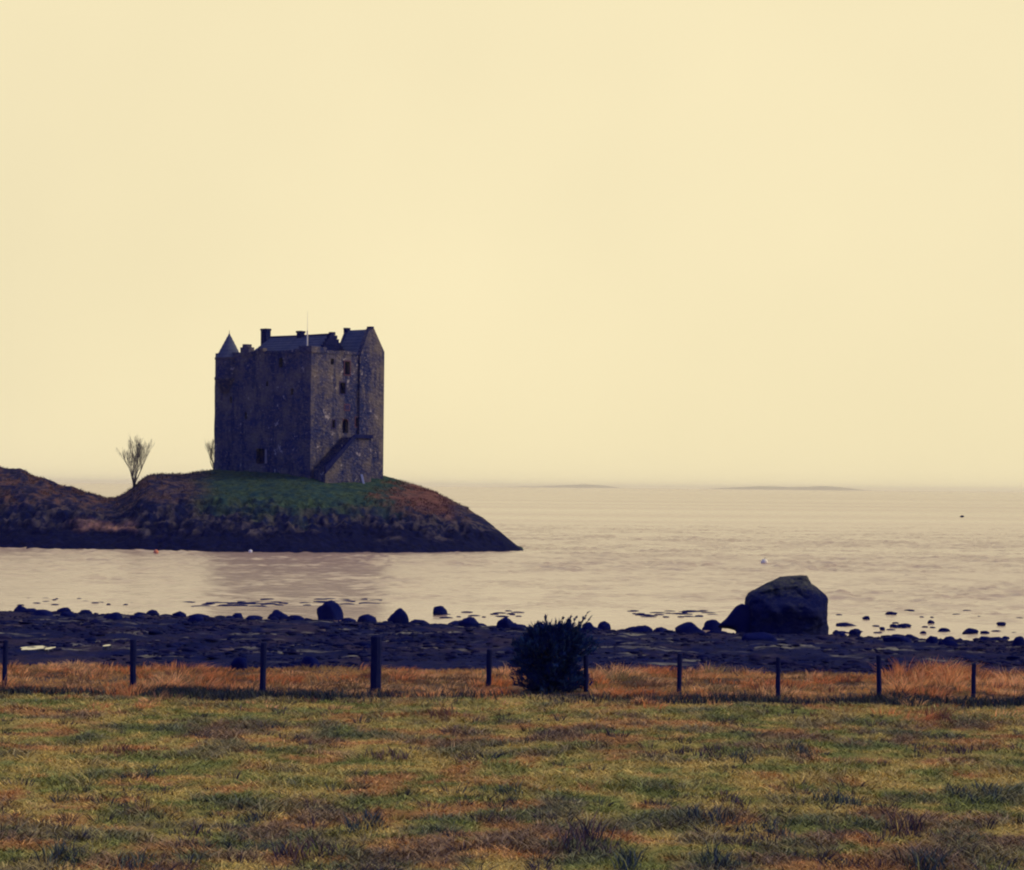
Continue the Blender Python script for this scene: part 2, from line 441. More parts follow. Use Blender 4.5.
# ------------------------------------------------------------------ castle island
LP = np.array([(-420, 492), (-300, 476), (-180, 462), (-60, 464), (0, 467), (20, 469), (30, 474), (50, 481), (70, 487), (90, 493), (106, 499), (115, 499),
               (125, 494), (135, 487), (142, 479), (150, 475), (165, 474), (185, 474), (205, 471.5), (216, 470), (300, 473), (383, 475), (395, 479),
               (415, 485), (435, 492), (450, 499), (465, 506.5), (485, 519), (505, 535), (518, 546), (526, 552)], float)
DR = np.array([(-420, 300), (-180, 306), (0, 303), (108, 298), (150, 300), (216, 306), (310, 303), (383, 311), (420, 308), (470, 300), (526, 291.5)], float)
DS = np.array([(-420, 292), (-180, 286), (0, 282), (100, 279), (200, 274.5), (300, 275.5), (400, 279), (470, 284), (526, 290.5)], float)
def hor(px): return 486.5 + (px - 512) * math.tan(ROLL)
def island_z(x, y, rough=True):
    x = np.asarray(x, float); y = np.asarray(y, float)
    p = 512 + x / y * FPX
    dr = np.interp(p, DR[:, 0], DR[:, 1]); ds = np.interp(p, DS[:, 0], DS[:, 1])
    ds = ds + 1.6 * (fbm(x * 0.25, 2.0, 51, 3) - 0.5)
    zt = CAM_H + (hor(p) - np.interp(p, LP[:, 0], LP[:, 1])) / FPX * dr
    zt = np.where(p > 526, -1.0 - (p - 526) * 0.05, zt); zt = np.where(p < -420, zt * sm(-560, -420, p) - 0.5, zt)
    s = (y - ds) / np.maximum(dr - ds, 0.8)
    h = np.interp(s, [-4, -1, 0, 0.10, 0.28, 0.42, 0.62, 1.0], [-1.6, -0.5, -0.02, 0.13, 0.36, 0.58, 0.76, 1.0])
    back = np.clip((y - dr - np.interp(p, [100, 200, 216, 400, 440], [1, 8, 22, 16, 1])) / 24, 0, None)
    h = np.where(s > 1, 1 - 1.25 * back ** 1.5, h)
    z = np.where(zt > 0, zt * h, zt)
    if rough:
        mask = sm(-0.1, 0.06, s) * (1 - 0.85 * sm(0.42, 0.60, s)) * sm(0.2, 2.5, zt)
        n = fbm(x * 0.33, y * 0.33, 61, 5); r = 1 - np.abs(2 * fbm(x * 0.55 + 9, y * 0.4, 62, 4) - 1)
        r2_ = 1 - np.abs(2 * fbm(x * 1.3 + 4, y * 0.9, 64, 4) - 1)
        st_ = np.floor((z + 1.2 * n) / 0.9) * 0.9 + 0.9 * sm(0.55, 1.0, ((z + 1.2 * n) / 0.9) % 1.0) - 1.2 * n      # ledges
        z = z + mask * 0.7 * sm(1.2, 2.4, z) * (st_ - z) + mask * (1.5 * (n - 0.5) + 0.8 * (r - 0.8) + 0.7 * (r2_ - 0.75) + 0.5 * (fbm(x * 2.4, y * 1.6, 65, 3) - 0.5)) * (0.35 + 0.65 * sm(1.0, 2.6, z))
        nl = sm(0, 40, 150 - p) * sm(0.3, 0.6, s)
        z = z + (0.10 + 0.5 * nl) * sm(0, 1, zt) * sm(0.4, 0.7, s) * (fbm(x * 0.8, y * 0.8, 63, 4) - 0.5)
    return z, p, s, zt
def island_col(x, y, z, p, s):
    n1 = fbm(x * 0.35, y * 0.35, 71, 4); n2 = 0.55 * fbm(x * 1.0, y * 1.0, 72, 4) + 0.45 * fbm(x * 2.8, y * 2.2, 74, 3); n3 = fbm(x * 0.16, y * 0.5, 73, 3)
    tide = lerpc([0.002, 0.005, 0.046], [0.006, 0.009, 0.052], n2)
    crag = lerpc([0.006, 0.011, 0.060], [0.080, 0.068, 0.085], sm(0.45, 0.62, n2))
    heath = lerpc([0.040, 0.034, 0.075], [0.105, 0.070, 0.080], sm(0.40, 0.62, n2))
    lawn = lerpc([0.018, 0.050, 0.068], [0.050, 0.085, 0.056], sm(0.3, 0.7, n2))
    rust = lerpc([0.11, 0.055, 0.068], [0.20, 0.090, 0.075], n2)
    def over(c, d, k): k = np.asarray(k)[:, None]; return c * (1 - k) + d * k
    c = over(tide, crag, sm(1.9, 3.0, z + 3.2 * (n1 - 0.5) + 1.6 * (n2 - 0.5)))
    hz = np.interp(p, [-300, 60, 110, 150, 230, 300, 400, 450], [4.6, 4.6, 3.6, 5.4, 5.4, 4.5, 3.9, 3.6])
    c = over(c, heath, sm(-0.4, 0.9, z - hz + 2.4 * (n1 - 0.5)) * (0.35 + 0.65 * sm(0.40, 0.58, n2)))
    # green lawn round the tower
    lw = sm(0.30, 0.46, s + 0.30 * (n1 - 0.5) + 0.12 * (n2 - 0.5)) * sm(185, 225, p + 30 * (n1 - 0.5)) * (1 - sm(385, 425, p + 70 * (n2 - 0.5) - 40 * (s - 0.7)))
    c = over(c, lawn, lw)
    # rusty bracken on the right shoulder and on the left hills
    br = sm(378, 412, p + 90 * (n2 - 0.5) - 60 * (s - 0.75)) * (1 - sm(440, 462, p)) * sm(0.42, 0.62, s + 0.2 * (n2 - 0.5))
    c = over(c, rust, br)
    lf = (1 - sm(108, 190, p)) * sm(0.52, 0.62, n2 + 0.10 * (s - 0.7)) * sm(4.0, 5.5, z)
    c = over(c, rust * 0.8, lf * 0.6)
    # a flat of pale sand below the saddle
    sand = sm(66, 92, p + 30 * (n2 - 0.5)) * (1 - sm(130, 142, p)) * sm(1.8, 2.4, z + 1.5 * (n1 - 0.5)) * (1 - sm(2.6, 3.3, z + 1.5 * (n1 - 0.5)))
    return over(c, np.array([0.30, 0.165, 0.13]), sand * 0.9)
ix = np.arange(-118, 4, 0.20); iy = np.concatenate([np.arange(266, 314, 0.20), np.arange(314, 362, 1.2)])
X, Y = np.meshgrid(ix, iy); x = X.ravel(); y = Y.ravel()
z, p, s, zt = island_z(x, y)
f = grid_faces(len(ix), len(iy))
keep = (z[f] > -1.2).any(1)
me = np_mesh('island', np.stack([x, y, z], 1), f[keep], island_col(x, y, z, p, s), True)
tag(link('island', me, M['island']), kind='structure')
def isl(px, D, rough=True):
    X = (px - 512) / FPX * D
    return Vector((X, D, float(island_z(np.array([X]), np.array([D]), rough)[0][0])))

# ------------------------------------------------------------------ castle
DC, ANG = 300.0, R(42)
C0 = P(310, 476, DC)
E1 = Vector((-math.cos(ANG), math.sin(ANG), 0))      # along the shaded face
E2 = Vector((math.sin(ANG), math.cos(ANG), 0))       # along the lit face
def solve(axis, px):
    lo, hi = 0, 40
    for _ in range(50):
        mid = (lo + hi) / 2
        q = C0 + axis * mid
        u = 512 + q.x / q.y * FPX
        if (axis is E1) == (u > px): lo = mid
        else: hi = mid
    return lo
L1, L2 = solve(E1, 214.3), solve(E2, 381.5)
ZB = 6.6 - C0.z                                        # walls reach down into the turf
def zz(px, py, D): return P(px, py, D).z - C0.z
ZT = 23.75 - C0.z                                      # wall head
castle = empty('castle', C0)
castle.rotation_euler.z = 0
tag(castle, 'tall grey stone tower house with slate roofs standing on the grassy islet', 'castle')
def T(a, b, z): return tuple(E1 * a + E2 * b + Vector((0, 0, z)))
def Tt(p): return T(*p)

def wall_face(mb, recess, frame, L, z0, z1, openings, step=0.7):
    """wall sheet with real openings; frame(u, z, d) -> local point, d = depth into the wall"""
    us = set([0, L]); zs = set([z0, z1])
    for (u0, u1, a, b) in openings: us |= {u0, u1}; zs |= {a, b}
    def fill(vals):
        v = sorted(vals); o = []
        for i in range(len(v) - 1):
            k = max(1, int((v[i + 1] - v[i]) / step)); o += [v[i] + (v[i + 1] - v[i]) * j / k for j in range(k)]
        return o + [v[-1]]
    us = fill(us); zs = fill(zs)
    idx = {}
    def vid(u, z, d=0.0):
        k = (round(u, 4), round(z, 4), d)
        if k not in idx:
            idx[k] = len(mb.v); mb.v.append(tuple(frame(u, z, d)))
        return idx[k]
    def inside(u, z): return any(u0 < u < u1 and a < z < b for (u0, u1, a, b) in openings)
    for i in range(len(us) - 1):
        for j in range(len(zs) - 1):
            if not inside((us[i] + us[i + 1]) / 2, (zs[j] + zs[j + 1]) / 2):
                mb.f.append((vid(us[i], zs[j]), vid(us[i + 1], zs[j]), vid(us[i + 1], zs[j + 1]), vid(us[i], zs[j + 1])))
    for (u0, u1, a, b) in openings:
        d = recess
        for (p, q) in (((u0, a), (u1, a)), ((u1, a), (u1, b)), ((u1, b), (u0, b)), ((u0, b), (u0, a))):
            mb.f.append((vid(*p), vid(*q), vid(*q, d), vid(*p, d)))

def rz(px, py, e2):        # height on the lit face for a pixel row
    return zz(px, py, DC + e2 * math.cos(ANG))
K2 = L2 / 73.0; K1 = L1 / 94.5
def rface(px, py, wpx, hpx):
    e = (px - 310) * K2
    return (e - wpx * K2 / 2, e + wpx * K2 / 2, rz(px, py + hpx / 2, e), rz(px, py - hpx / 2, e))
def lface(px, py, wpx, hpx):
    e = (310 - px) * K1
    D = DC + e * math.sin(ANG)
    return (e - wpx * K1 / 2, e + wpx * K1 / 2, zz(px, py + hpx / 2, D), zz(px, py - hpx / 2, D))
R_OPEN = [rface(342, 388, 5.5, 11), rface(346.5, 368, 5.5, 13), rface(331, 361.5, 3, 6), rface(333, 424, 3, 8),
          rface(345.5, 426, 6, 14), rface(357.2, 422, 3.4, 9), rface(377, 419, 2.4, 5), rface(371, 388, 1.6, 5)]
L_OPEN = [lface(281, 363, 4, 9), lface(247, 416, 2, 7), lface(292, 392, 2, 6), lface(262, 456, 9, 15), lface(232, 400, 2, 6), lface(268, 384, 2, 5)]
RF = lambda u, z, d: T(d, u, z)
LF = lambda u, z, d: T(u, d, z)
mb = MB()
wall_face(mb, 0.55, LF, L1, ZB, ZT, L_OPEN)
wall_face(mb, 0.55, RF, L2, ZB, ZT, R_OPEN)
wall_face(mb, 0.5, lambda u, z, d: T(L1 - d, u, z), L2, ZB, ZT, [])
wall_face(mb, 0.5, lambda u, z, d: T(u, L2 - d, z), L1, ZB, ZT, [])
# wall head (walk floor)
mb.add([T(0, 0, ZT - 1.1), T(L1, 0, ZT - 1.1), T(L1, L2, ZT - 1.1), T(0, L2, ZT - 1.1)], [(0, 1, 2, 3)])
wall = mb.build('tower_wall', M['castle_stone'], castle, 0.10, 0.55)
# parapet pieces, each a bit proud of the wall, uneven heights
def parapet(name, boxes, mat):
    q = MB()
    for (a0, a1, b0, b1, z0, z1) in boxes:
        k = max(1, int(max(a1 - a0, b1 - b0) / 1.0))
        q.box(a0, a1, b0, b1, z0, z1, Tt)
    return q.build(name, mat, castle, 0.07, 0.8)
pb = []
rr = random.Random(4)
e = 0.0
for (u, top) in ((2.2, 0.42), (3.1, 0.10), (5.0, 0.02), (6.6, -0.10), (8.0, 0.05), (9.2, -0.12), (10.2, 0.12), (11.2, -0.05)):
    pb.append((e + (0.003 if e else -0.08), u, -0.08, 0.45, ZT - 0.35, ZT + top)); e = u
e = 0.455
for (u, top) in ((2.4, 0.36), (3.6, 0.02), (5.0, -0.06), (6.4, 0.05), (8.3, -0.16)):
    pb.append((-0.08, 0.45, e, u - 0.003, ZT - 0.35, ZT + top)); e = u
pb.append((60.5 * K1, 69 * K1, -0.05, 0.9, ZT - 0.5, ZT + 0.62))
pb.append((62.5 * K1, 67 * K1, 0.0, 0.8, ZT + 0.623, ZT + 1.0))
pb.append((8.75, 9.6, 0.1, 0.8, ZT - 0.4, ZT + 0.42))
parapet('parapet', pb, M['castle_stone'])

def window(o, frame, name, mat=M['opening']):
    u0, u1, a, b_ = o
    q = MB(); e = 0.03
    q.hexa([frame(u0 - e, a - e, 0.50), frame(u1 + e, a - e, 0.50), frame(u1 + e, a - e, 0.62), frame(u0 - e, a - e, 0.62),
            frame(u0 - e, b_ + e, 0.50), frame(u1 + e, b_ + e, 0.50), frame(u1 + e, b_ + e, 0.62), frame(u0 - e, b_ + e, 0.62)])
    return q.build(name, mat, castle)
def surround(o, frame, parent, mat, w=0.14, sill=True):
    u0, u1, a, b_ = o
    q = MB()
    def bx(p0, p1, z0, z1):
        q.hexa([frame(p0, z0, -0.05), frame(p1, z0, -0.05), frame(p1, z0, 0.12), frame(p0, z0, 0.12),
                frame(p0, z1, -0.05), frame(p1, z1, -0.05), frame(p1, z1, 0.12), frame(p0, z1, 0.12)])
    bx(u0 - w, u0, a, b_); bx(u1, u1 + w, a, b_); bx(u0 - w, u1 + w, b_ + 0.003, b_ + w); bx(u0 - w, u1 + w, a - w, a - 0.003)
    return q.build('window_surround', mat, parent)
for k, o in enumerate(R_OPEN):
    if k == 4: continue
    wn = window(o, RF, 'window')
    if k in (0, 1, 3, 5): surround(o, RF, wn, M['red_stone'] if k in (1, 5) else M['stair_stone'])
for k, o in enumerate(L_OPEN):
    if k == 3: continue
    window(o, LF, 'window')
# ground-level doorway in the shaded face with a pale jamb
o = L_OPEN[3]
dr = window(o, LF, 'lower_doorway')
q = MB(); q.box(o[0] - 0.35, o[0] - 0.004, -0.06, 0.2, o[2], o[3] - 0.1, Tt); q.build('pale_jamb', M['pale_stone'], dr, 0.03)
# main door: arched head
o = R_OPEN[4]
door = window(o, RF, 'entrance_door')
q = MB(); uc = (o[0] + o[1]) / 2; hw = (o[1] - o[0]) / 2
for sgn in (-1, 1):        # spandrels that turn the square head into an arch
    pts = [(uc + sgn * hw, o[3]), (uc, o[3])] + [(uc + sgn * hw * math.sin(a), o[3] - hw * 1.1 + hw * 1.1 * math.cos(a)) for a in [i * math.pi / 12 for i in range(1, 7)]]
    n = len(pts)
    q.add([RF(u, z, 0.02) for u, z in pts] + [RF(u, z, 0.3) for u, z in pts], [tuple(range(n)), tuple(range(n, 2 * n))[::-1]] + [(i, (i + 1) % n, (i + 1) % n + n, i + n) for i in range(n)])
q.build('door_arch', M['red_stone'], door)
# carved panel over the door
o = rface(346.5, 407.5, 6, 7); q = MB()
q.hexa([RF(o[0], o[2], -0.06), RF(o[1], o[2], -0.06), RF(o[1], o[2], 0.1), RF(o[0], o[2], 0.1), RF(o[0], o[3], -0.06), RF(o[1], o[3], -0.06), RF(o[1], o[3], 0.1), RF(o[0], o[3], 0.1)])
pan = q.build('carved_panel', M['red_stone'], castle)
q = MB(); a = 0.16
q.hexa([RF(o[0] + a, o[2] + a, -0.09), RF(o[1] - a, o[2] + a, -0.09), RF(o[1] - a, o[2] + a, -0.055), RF(o[0] + a, o[2] + a, -0.055), RF(o[0] + a, o[3] - a, -0.09), RF(o[1] - a, o[3] - a, -0.09), RF(o[1] - a, o[3] - a, -0.055), RF(o[0] + a, o[3] - a, -0.055)])
q.build('shield', M['stair_stone'], pan)

# main roof: ridge parallel to the shaded face
RA0, RA1, RM = 3.0, L1 * 0.79, L2 * 0.5
ZR = 25.8 - C0.z; ZE = 22.6 - C0.z; HWD = 3.1
def slab(mb, a0, a1, b0, z0, b1, z1, th=0.18, n=10, hip=0.0):
    for i in range(n):       # courses of slate, each lapping the one below
        t0, t1 = i / n, (i + 1) / n
        p0, p1 = b0 + (b1 - b0) * t0, b0 + (b1 - b0) * t1; q0, q1 = z0 + (z1 - z0) * t0, z0 + (z1 - z0) * t1
        e0, e1_ = a1 + hip * (1 - t0), a1 + hip * (1 - t1)
        mb.hexa([T(a0, p0, q0 + 0.05), T(e0, p0, q0 + 0.05), T(e1_, p1, q1), T(a0, p1, q1), T(a0, p0, q0 + th), T(e0, p0, q0 + th), T(e1_, p1, q1 + th - 0.05), T(a0, p1, q1 + th - 0.05)])
q = MB()
slab(q, RA0, RA1, RM - HWD, ZE, RM, ZR, hip=2.6); slab(q, RA0, RA1, RM + HWD, ZE, RM, ZR, hip=2.6)
q.add([T(RA1 + 2.6, RM - HWD, ZE), T(RA1 + 2.6, RM + HWD, ZE), T(RA1, RM, ZR)], [(0, 1, 2)])
roof = q.build('main_roof', M['slate'], castle, 0.04, 0.5)
q = MB()
q.tube([T(RA0, RM, ZR + 0.16), T((RA0 + RA1) / 2, RM, ZR + 0.12), T(RA1, RM, ZR + 0.16)], [0.13] * 3, 6); q.build('ridge_tile', M['dark_stone'], roof)
def gable(name, a0, a1, rm, hw, z0, zr, steps, parent, mat=M['castle_stone']):
    q = MB()
    for i in range(steps):       # crow steps
        h0 = z0 + (zr - z0) * i / steps; h1 = z0 + (zr - z0) * (i + 1) / steps + 0.12
        ww = hw * (1 - i / steps)
        q.box(a0, a1, rm - ww, rm + ww, h0 + (0.13 if i else 0), h1, Tt)
    return q.build(name, mat, parent, 0.05)
gable('gable_wall', RA0 - 0.5, RA0 - 0.01, RM, HWD + 0.15, ZE - 0.6, ZR + 0.30, 10, castle, M['dark_stone'])
def chimney(a0, a1, b0, b1, z0, z1, parent, cap=0.1):
    q = MB(); q.box(a0, a1, b0, b1, z0, z1 - 0.25, Tt); q.box(a0 - cap, a1 + cap, b0 - cap, b1 + cap, z1 - 0.247, z1, Tt)
    c = q.build('chimney', M['dark_stone'], parent, 0.04)
    return c
ec = (RA1 + 0.05)
chimney(ec + 0.45, ec + 1.45, RM - 0.40, RM + 0.40, ZR - 2.6, 27.05 - C0.z, castle, 0.05)
es = RA0 + (333 - 304.5) * K1 * 1.02
chimney(es - 0.40, es + 0.40, RM - 0.3, RM + 0.3, ZR - 0.8, 26.55 - C0.z, roof, 0.07)

# cap house over the far end of the lit face
B0, B1 = 48.0 * K2, L2 + 0.05
BM = (B0 + B1) / 2 - 0.1; AL = 3.9
ZP = 26.75 - C0.z; Z0L = 23.2 - C0.z; Z0R = 23.95 - C0.z
q = MB()
pts = [(B0, ZB), (B1, ZB), (B1, Z0R), (BM + 0.4, ZP), (BM - 0.4, ZP), (B0, Z0L)]
def prism(mb, pts, a0, a1):
    n = len(pts)
    mb.add([T(a0, u, z) for u, z in pts] + [T(a1, u, z) for u, z in pts], [tuple(range(n)), tuple(range(n, 2 * n))[::-1]] + [(i, (i + 1) % n, (i + 1) % n + n, i + n) for i in range(n)])
prism(q, pts, -0.28, 0.40)
prism(q, [(B0, Z0L - 2), (B1, Z0L - 2), (B1, Z0R), (BM + 0.2, ZP - 0.15), (BM - 0.2, ZP - 0.15), (B0, Z0L)], AL, AL + 0.45)
q.box(0.41, AL - 0.01, B0, B0 + 0.4, Z0L - 2, Z0L - 0.1, Tt); q.box(0.41, AL - 0.01, B1 - 0.4, B1, Z0L - 2, Z0R - 0.1, Tt)
cap = q.build('cap_house', M['castle_stone'], castle, 0.06, 0.6)
q = MB(); slab(q, 0.41, AL - 0.01, B0 - 0.1, Z0L - 0.05, BM, ZP - 0.2, n=8); slab(q, 0.41, AL - 0.01, B1 + 0.05, Z0R - 0.05, BM, ZP - 0.2, n=8)
q.build('slate_roof', M['slate'], cap, 0.03, 0.5)
chimney(-0.28, 0.30, BM - 0.28, BM + 0.28, ZP - 0.3, ZP + 0.28, cap, 0.03)
chimney(AL - 0.05, AL + 0.5, BM - 0.3, BM + 0.3, ZP - 0.4, ZP + 0.25, cap, 0.03)

# round corner turret with a conical slate roof
TC = (L1 - 1.95, 0.55)
RT = 1.72
q = MB()
zc0 = zz(229, 379, DC + 9); zc1 = zz(229, 357, DC + 9)
def Tl(p): return T(p[0], p[1], p[2])
q.lathe([(0.9, zc0 - 1.6), (RT - 0.12, zc0 - 0.3), (RT + 0.06, zc0), (RT + 0.06, zc0 + 0.25), (RT - 0.03, zc0 + 0.3), (RT - 0.03, zc1 - 0.3), (RT + 0.04, zc1 - 0.25), (RT + 0.04, zc1)], 28, TC, Tl)
tur = q.build('corner_turret', M['castle_stone'], castle, 0.04, 0.8)
q = MB(); za = zz(230, 333, DC + 9)
prof = [(1.62 - 1.57 * i / 12 + (0.035 if i % 2 == 0 else 0), zc1 + 0.004 + (za - zc1) * i / 12) for i in range(13)]
q.lathe(prof, 28, TC, Tl); cone = q.build('turret_roof', M['slate'], tur)
q = MB(); q.tube([T(*TC, za - 0.05), T(*TC, za + 0.45)], [0.05, 0.02]); q.build('finial', M['dark_stone'], cone)

# forestair to the door
q = MB()
q0, q1, q2 = 0.5, 5.3, 8.2; zs0 = zz(312, 471, DC - 1); zl = zz(350, 434.5, DC + 3.5) - 0.35
n = 14; OUT = -2.1
for i in range(n):
    b0 = q0 + (q1 - q0) * i / n; b1 = q0 + (q1 - q0) * (i + 1) / n - 0.003
    q.box(OUT, -0.10, b0, b1, ZB, zs0 + (zl - zs0) * (i + 1) / n, Tt)
q.box(OUT, -0.10, q1, q2, ZB, zl, Tt)
stair = q.build('forestair', M['castle_stone'], castle, 0.07)
q = MB()
pr = [(q0 - 0.2, zs0 - 0.3), (q1, zl - 0.1), (q2, zl - 0.1), (q2, zl + 0.35), (q1 - 0.1, zl + 0.35), (q0 - 0.2, zs0 + 0.45)]
prism(q, pr, OUT - 0.32, OUT - 0.02)
q.build('stair_parapet', M['dark_stone'], stair, 0.05)
q = MB()
for u in (q2 - 0.9, q2 - 0.3):
    q.tube([T(OUT - 0.1, u, zl + 0.36), T(OUT - 0.1, u, zl + 1.1)], [0.03, 0.03])
q.tube([T(OUT - 0.1, q2 - 1.0, zl + 1.1), T(OUT - 0.1, q2 - 0.2, zl + 1.1)], [0.03, 0.03]); q.build('handrail', M['stair_stone'], stair)
# flagpole by the corner of the wall walk
fp = (1.75, 0.95)
q = MB(); zf = 26.1 - C0.z
q.tube([T(*fp, ZT - 1.1), T(*fp, zf)], [0.10, 0.09], 8); fpo = q.build('flagpole', M['cream_paint'], castle)
q = MB(); q.tube([T(*fp, zf + 0.002), T(*fp, zf + 2.4)], [0.022, 0.010], 6); q.build('pole_tip', M['grey_wood'], fpo)

# pale board leaning by the foot of the lit wall
g = C0 + E2 * 6.4 - E1 * 2.75
gz = float(island_z(np.array([g.x]), np.array([g.y]))[0][0])
q = MB()
q.hexa([(-0.12, 0, -0.1), (0.12, 0, -0.1), (0.12, 0.06, -0.1), (-0.12, 0.06, -0.1), (-0.45, 0.1, 1.15), (-0.20, 0.1, 1.15), (-0.20, 0.16, 1.15), (-0.45, 0.16, 1.15)])
bo = empty('leaning_board', (g.x, g.y, gz))
q.build('board', M['white_paint'], bo)
q = MB(); q.tube([(0.05, 0.1, -0.1), (-0.2, 0.5, 0.9)], [0.03, 0.03]); q.build('prop', M['grey_wood'], bo)
tag(bo, 'small pale board leaning at the foot of the castle stair', 'board')

# ------------------------------------------------------------------ rocks
def rock_mesh(seed, sx, sy, sz, sub=3, cuts=10, name='rock'):
    r = random.Random(seed)
    bm = bmesh.new(); bmesh.ops.create_icosphere(bm, subdivisions=sub, radius=1)
    planes = []
    for _ in range(cuts):
        n = Vector((r.uniform(-1, 1), r.uniform(-1, 1), r.uniform(-0.3, 1))).normalized(); planes.append((n, r.uniform(0.60, 0.92)))
    off = Vector((r.uniform(0, 50), r.uniform(0, 50), 0))
    for v in bm.verts:
        p = v.co.copy()
        for n, d in planes:
            k = p.dot(n) - d
            if k > 0: p -= n * k * 0.85
        p *= 1 + 0.18 * mnoise.noise(p * 1.6 + off) + 0.09 * mnoise.noise(p * 3.6 + off) + 0.06 * mnoise.noise(p * 8 + off)
        v.co = (p.x * sx, p.y * sy, p.z * sz)
    me = bpy.data.meshes.new(name); bm.to_mesh(me); bm.free()
    for pl in me.polygons: pl.use_smooth = True
    return me
def ground_hit(px, py, surf):
    """march along the pixel's line of sight to a height function"""
    lo, hi = 30.0, 400.0
    a = None
    for D in np.arange(34, 400, 0.5):
        q = P(px, py, D)
        if q.z <= surf(q.x, q.y): a = D; break
    return P(px, py, a if a else 140)
def beach_surf(x, y): return max(0.0, float(ground_z(np.array([x]), np.array([y]), False)[0]))
rk = 100
def shore_rock(px, ptop, pbase, wpx, label, group='boulders along the water\'s edge', mat='wet_rock', name='boulder', depth=0.8, cat='boulder', sub=3):
    global rk
    rk += 1
    q = ground_hit(px, pbase, beach_surf)
    m = q.y / FPX
    H = (pbase - ptop) * m; W = wpx * m / 2
    me = rock_mesh(rk, W * 1.12, W * depth, H * 0.72, sub)
    zs = [v.co.z for v in me.vertices]; xs_ = [v.co.x for v in me.vertices]
    cx = (max(xs_) + min(xs_)) / 2; sx = wpx * m / (max(xs_) - min(xs_))
    top = max(zs)
    for v in me.vertices: v.co.x = (v.co.x - cx) * sx; v.co.z += H - top
    o = link(name, me, M[mat]); o.location = q
    return tag(o, label, cat, group)

ROCKS = [
 (41, 609.5, 618, 24, 'low dark boulder at the water\'s edge, near the left end of the shore'),
 (68, 611.5, 618, 16, 'small rounded rock on the waterline right of the low boulder at the left end'),
 (113, 612, 620, 20, 'flat dark rock on the waterline above the leftmost tall fence post'),
 (138, 614, 621, 16, 'low rock on the waterline between the flat rock and the humped rock'),
 (196, 614.5, 624, 20, 'humped dark rock on the waterline left of the seaweed streaks'),
 (278, 609.5, 619, 22, 'smooth low boulder on the shore beside the tall domed boulder'),
 (330, 600, 620, 27, 'tallest domed boulder on the shore, below the castle islet'),
 (367, 614, 622, 20, 'flat boulder between the domed boulder and the blocky boulder'),
 (398, 608, 624, 22, 'blocky rounded boulder on the shore right of the domed one'),
 (440, 605.5, 615, 15, 'lone small boulder standing in the shallow water off the shore'),
 (469, 617, 627, 22, 'low boulder on the waterline left of the gorse bush'),
 (505, 616.5, 629, 19, 'pointed boulder on the waterline right beside the gorse bush'),
 (589, 622, 632, 17, 'dark boulder on the waterline just right of the gorse bush top'),
 (604, 621, 630, 14, 'small mushroom shaped rock at the edge of the water right of the bush'),
 (643, 625, 635, 22, 'flat peaked rock on the waterline between bush and huge boulder'),
 (690, 622, 636, 30, 'round dark rock left of the huge boulder and its slab'),
 (712, 619.5, 631, 20, 'smaller rock tucked between the round rock and the sloping slab'),
 (855, 628.5, 636, 13, 'small peaked rock in the shallows right of the huge boulder'),
 (897, 636, 645, 30, 'long low rock on the waterline at the right part of the beach'),
 (932, 635.5, 645, 13, 'small upright rock beside the long low rock at right'),
 (948, 638.5, 647, 20, 'low rock right of the small upright one'),
 (970, 628, 634, 16, 'dark flat topped rock out in the shallows at far right'),
 (1019, 636, 647, 14, 'rock at the right edge of the picture on the waterline'),
 (239, 657, 672, 17, 'rounded dark boulder on the beach behind the orange grass'),
 (311, 656, 671, 20, 'dark boulder half sunk in the beach right of the rounded one'),
]
for (px, pt, pb_, wp, lab) in ROCKS: shore_rock(px, pt, pb_, wp, lab)
# low rocks that barely break the shallows on the right
for i, (px, py, wp) in enumerate([(846, 624.5, 21), (836, 632, 8), (904, 625.5, 16), (894, 626, 9), (923, 633, 7), (944, 630, 12), (891, 613.5, 12), (882, 629, 6), (915, 640, 8), (985, 633, 10), (1005, 638, 9), (960, 640, 7), (866, 618, 8), (931, 622, 7), (1001, 624, 10)]):
    shore_rock(px, py - 2.2, py + 1.6, wp, 'small flat rock barely breaking the shallow water right of the huge boulder', 'flat rocks in the right shallows', name='shallow_rock', cat='rock', sub=2)
# the row of small rocks along the waterline
rr = random.Random(8)
for i in range(46):
    px = rr.uniform(0, 1024)
    if 735 < px < 835: continue
    X0 = (px - 512) / FPX * 133
    yy = float(yshore(np.array([X0]))[0]) - rr.uniform(-0.6, 3)
    X0 = (px - 512) / FPX * yy
    me = rock_mesh(500 + i, rr.uniform(0.25, 0.7), rr.uniform(0.25, 0.5), rr.uniform(0.16, 0.38), 2)
    o = link('waterline_rock', me, M['wet_rock'], loc=(X0, yy, float(ground_z(np.array([X0]), np.array([yy]))[0])))
    tag(o, 'small dark stone in the row of stones lining the water\'s edge', 'rock', 'small stones lining the waterline')

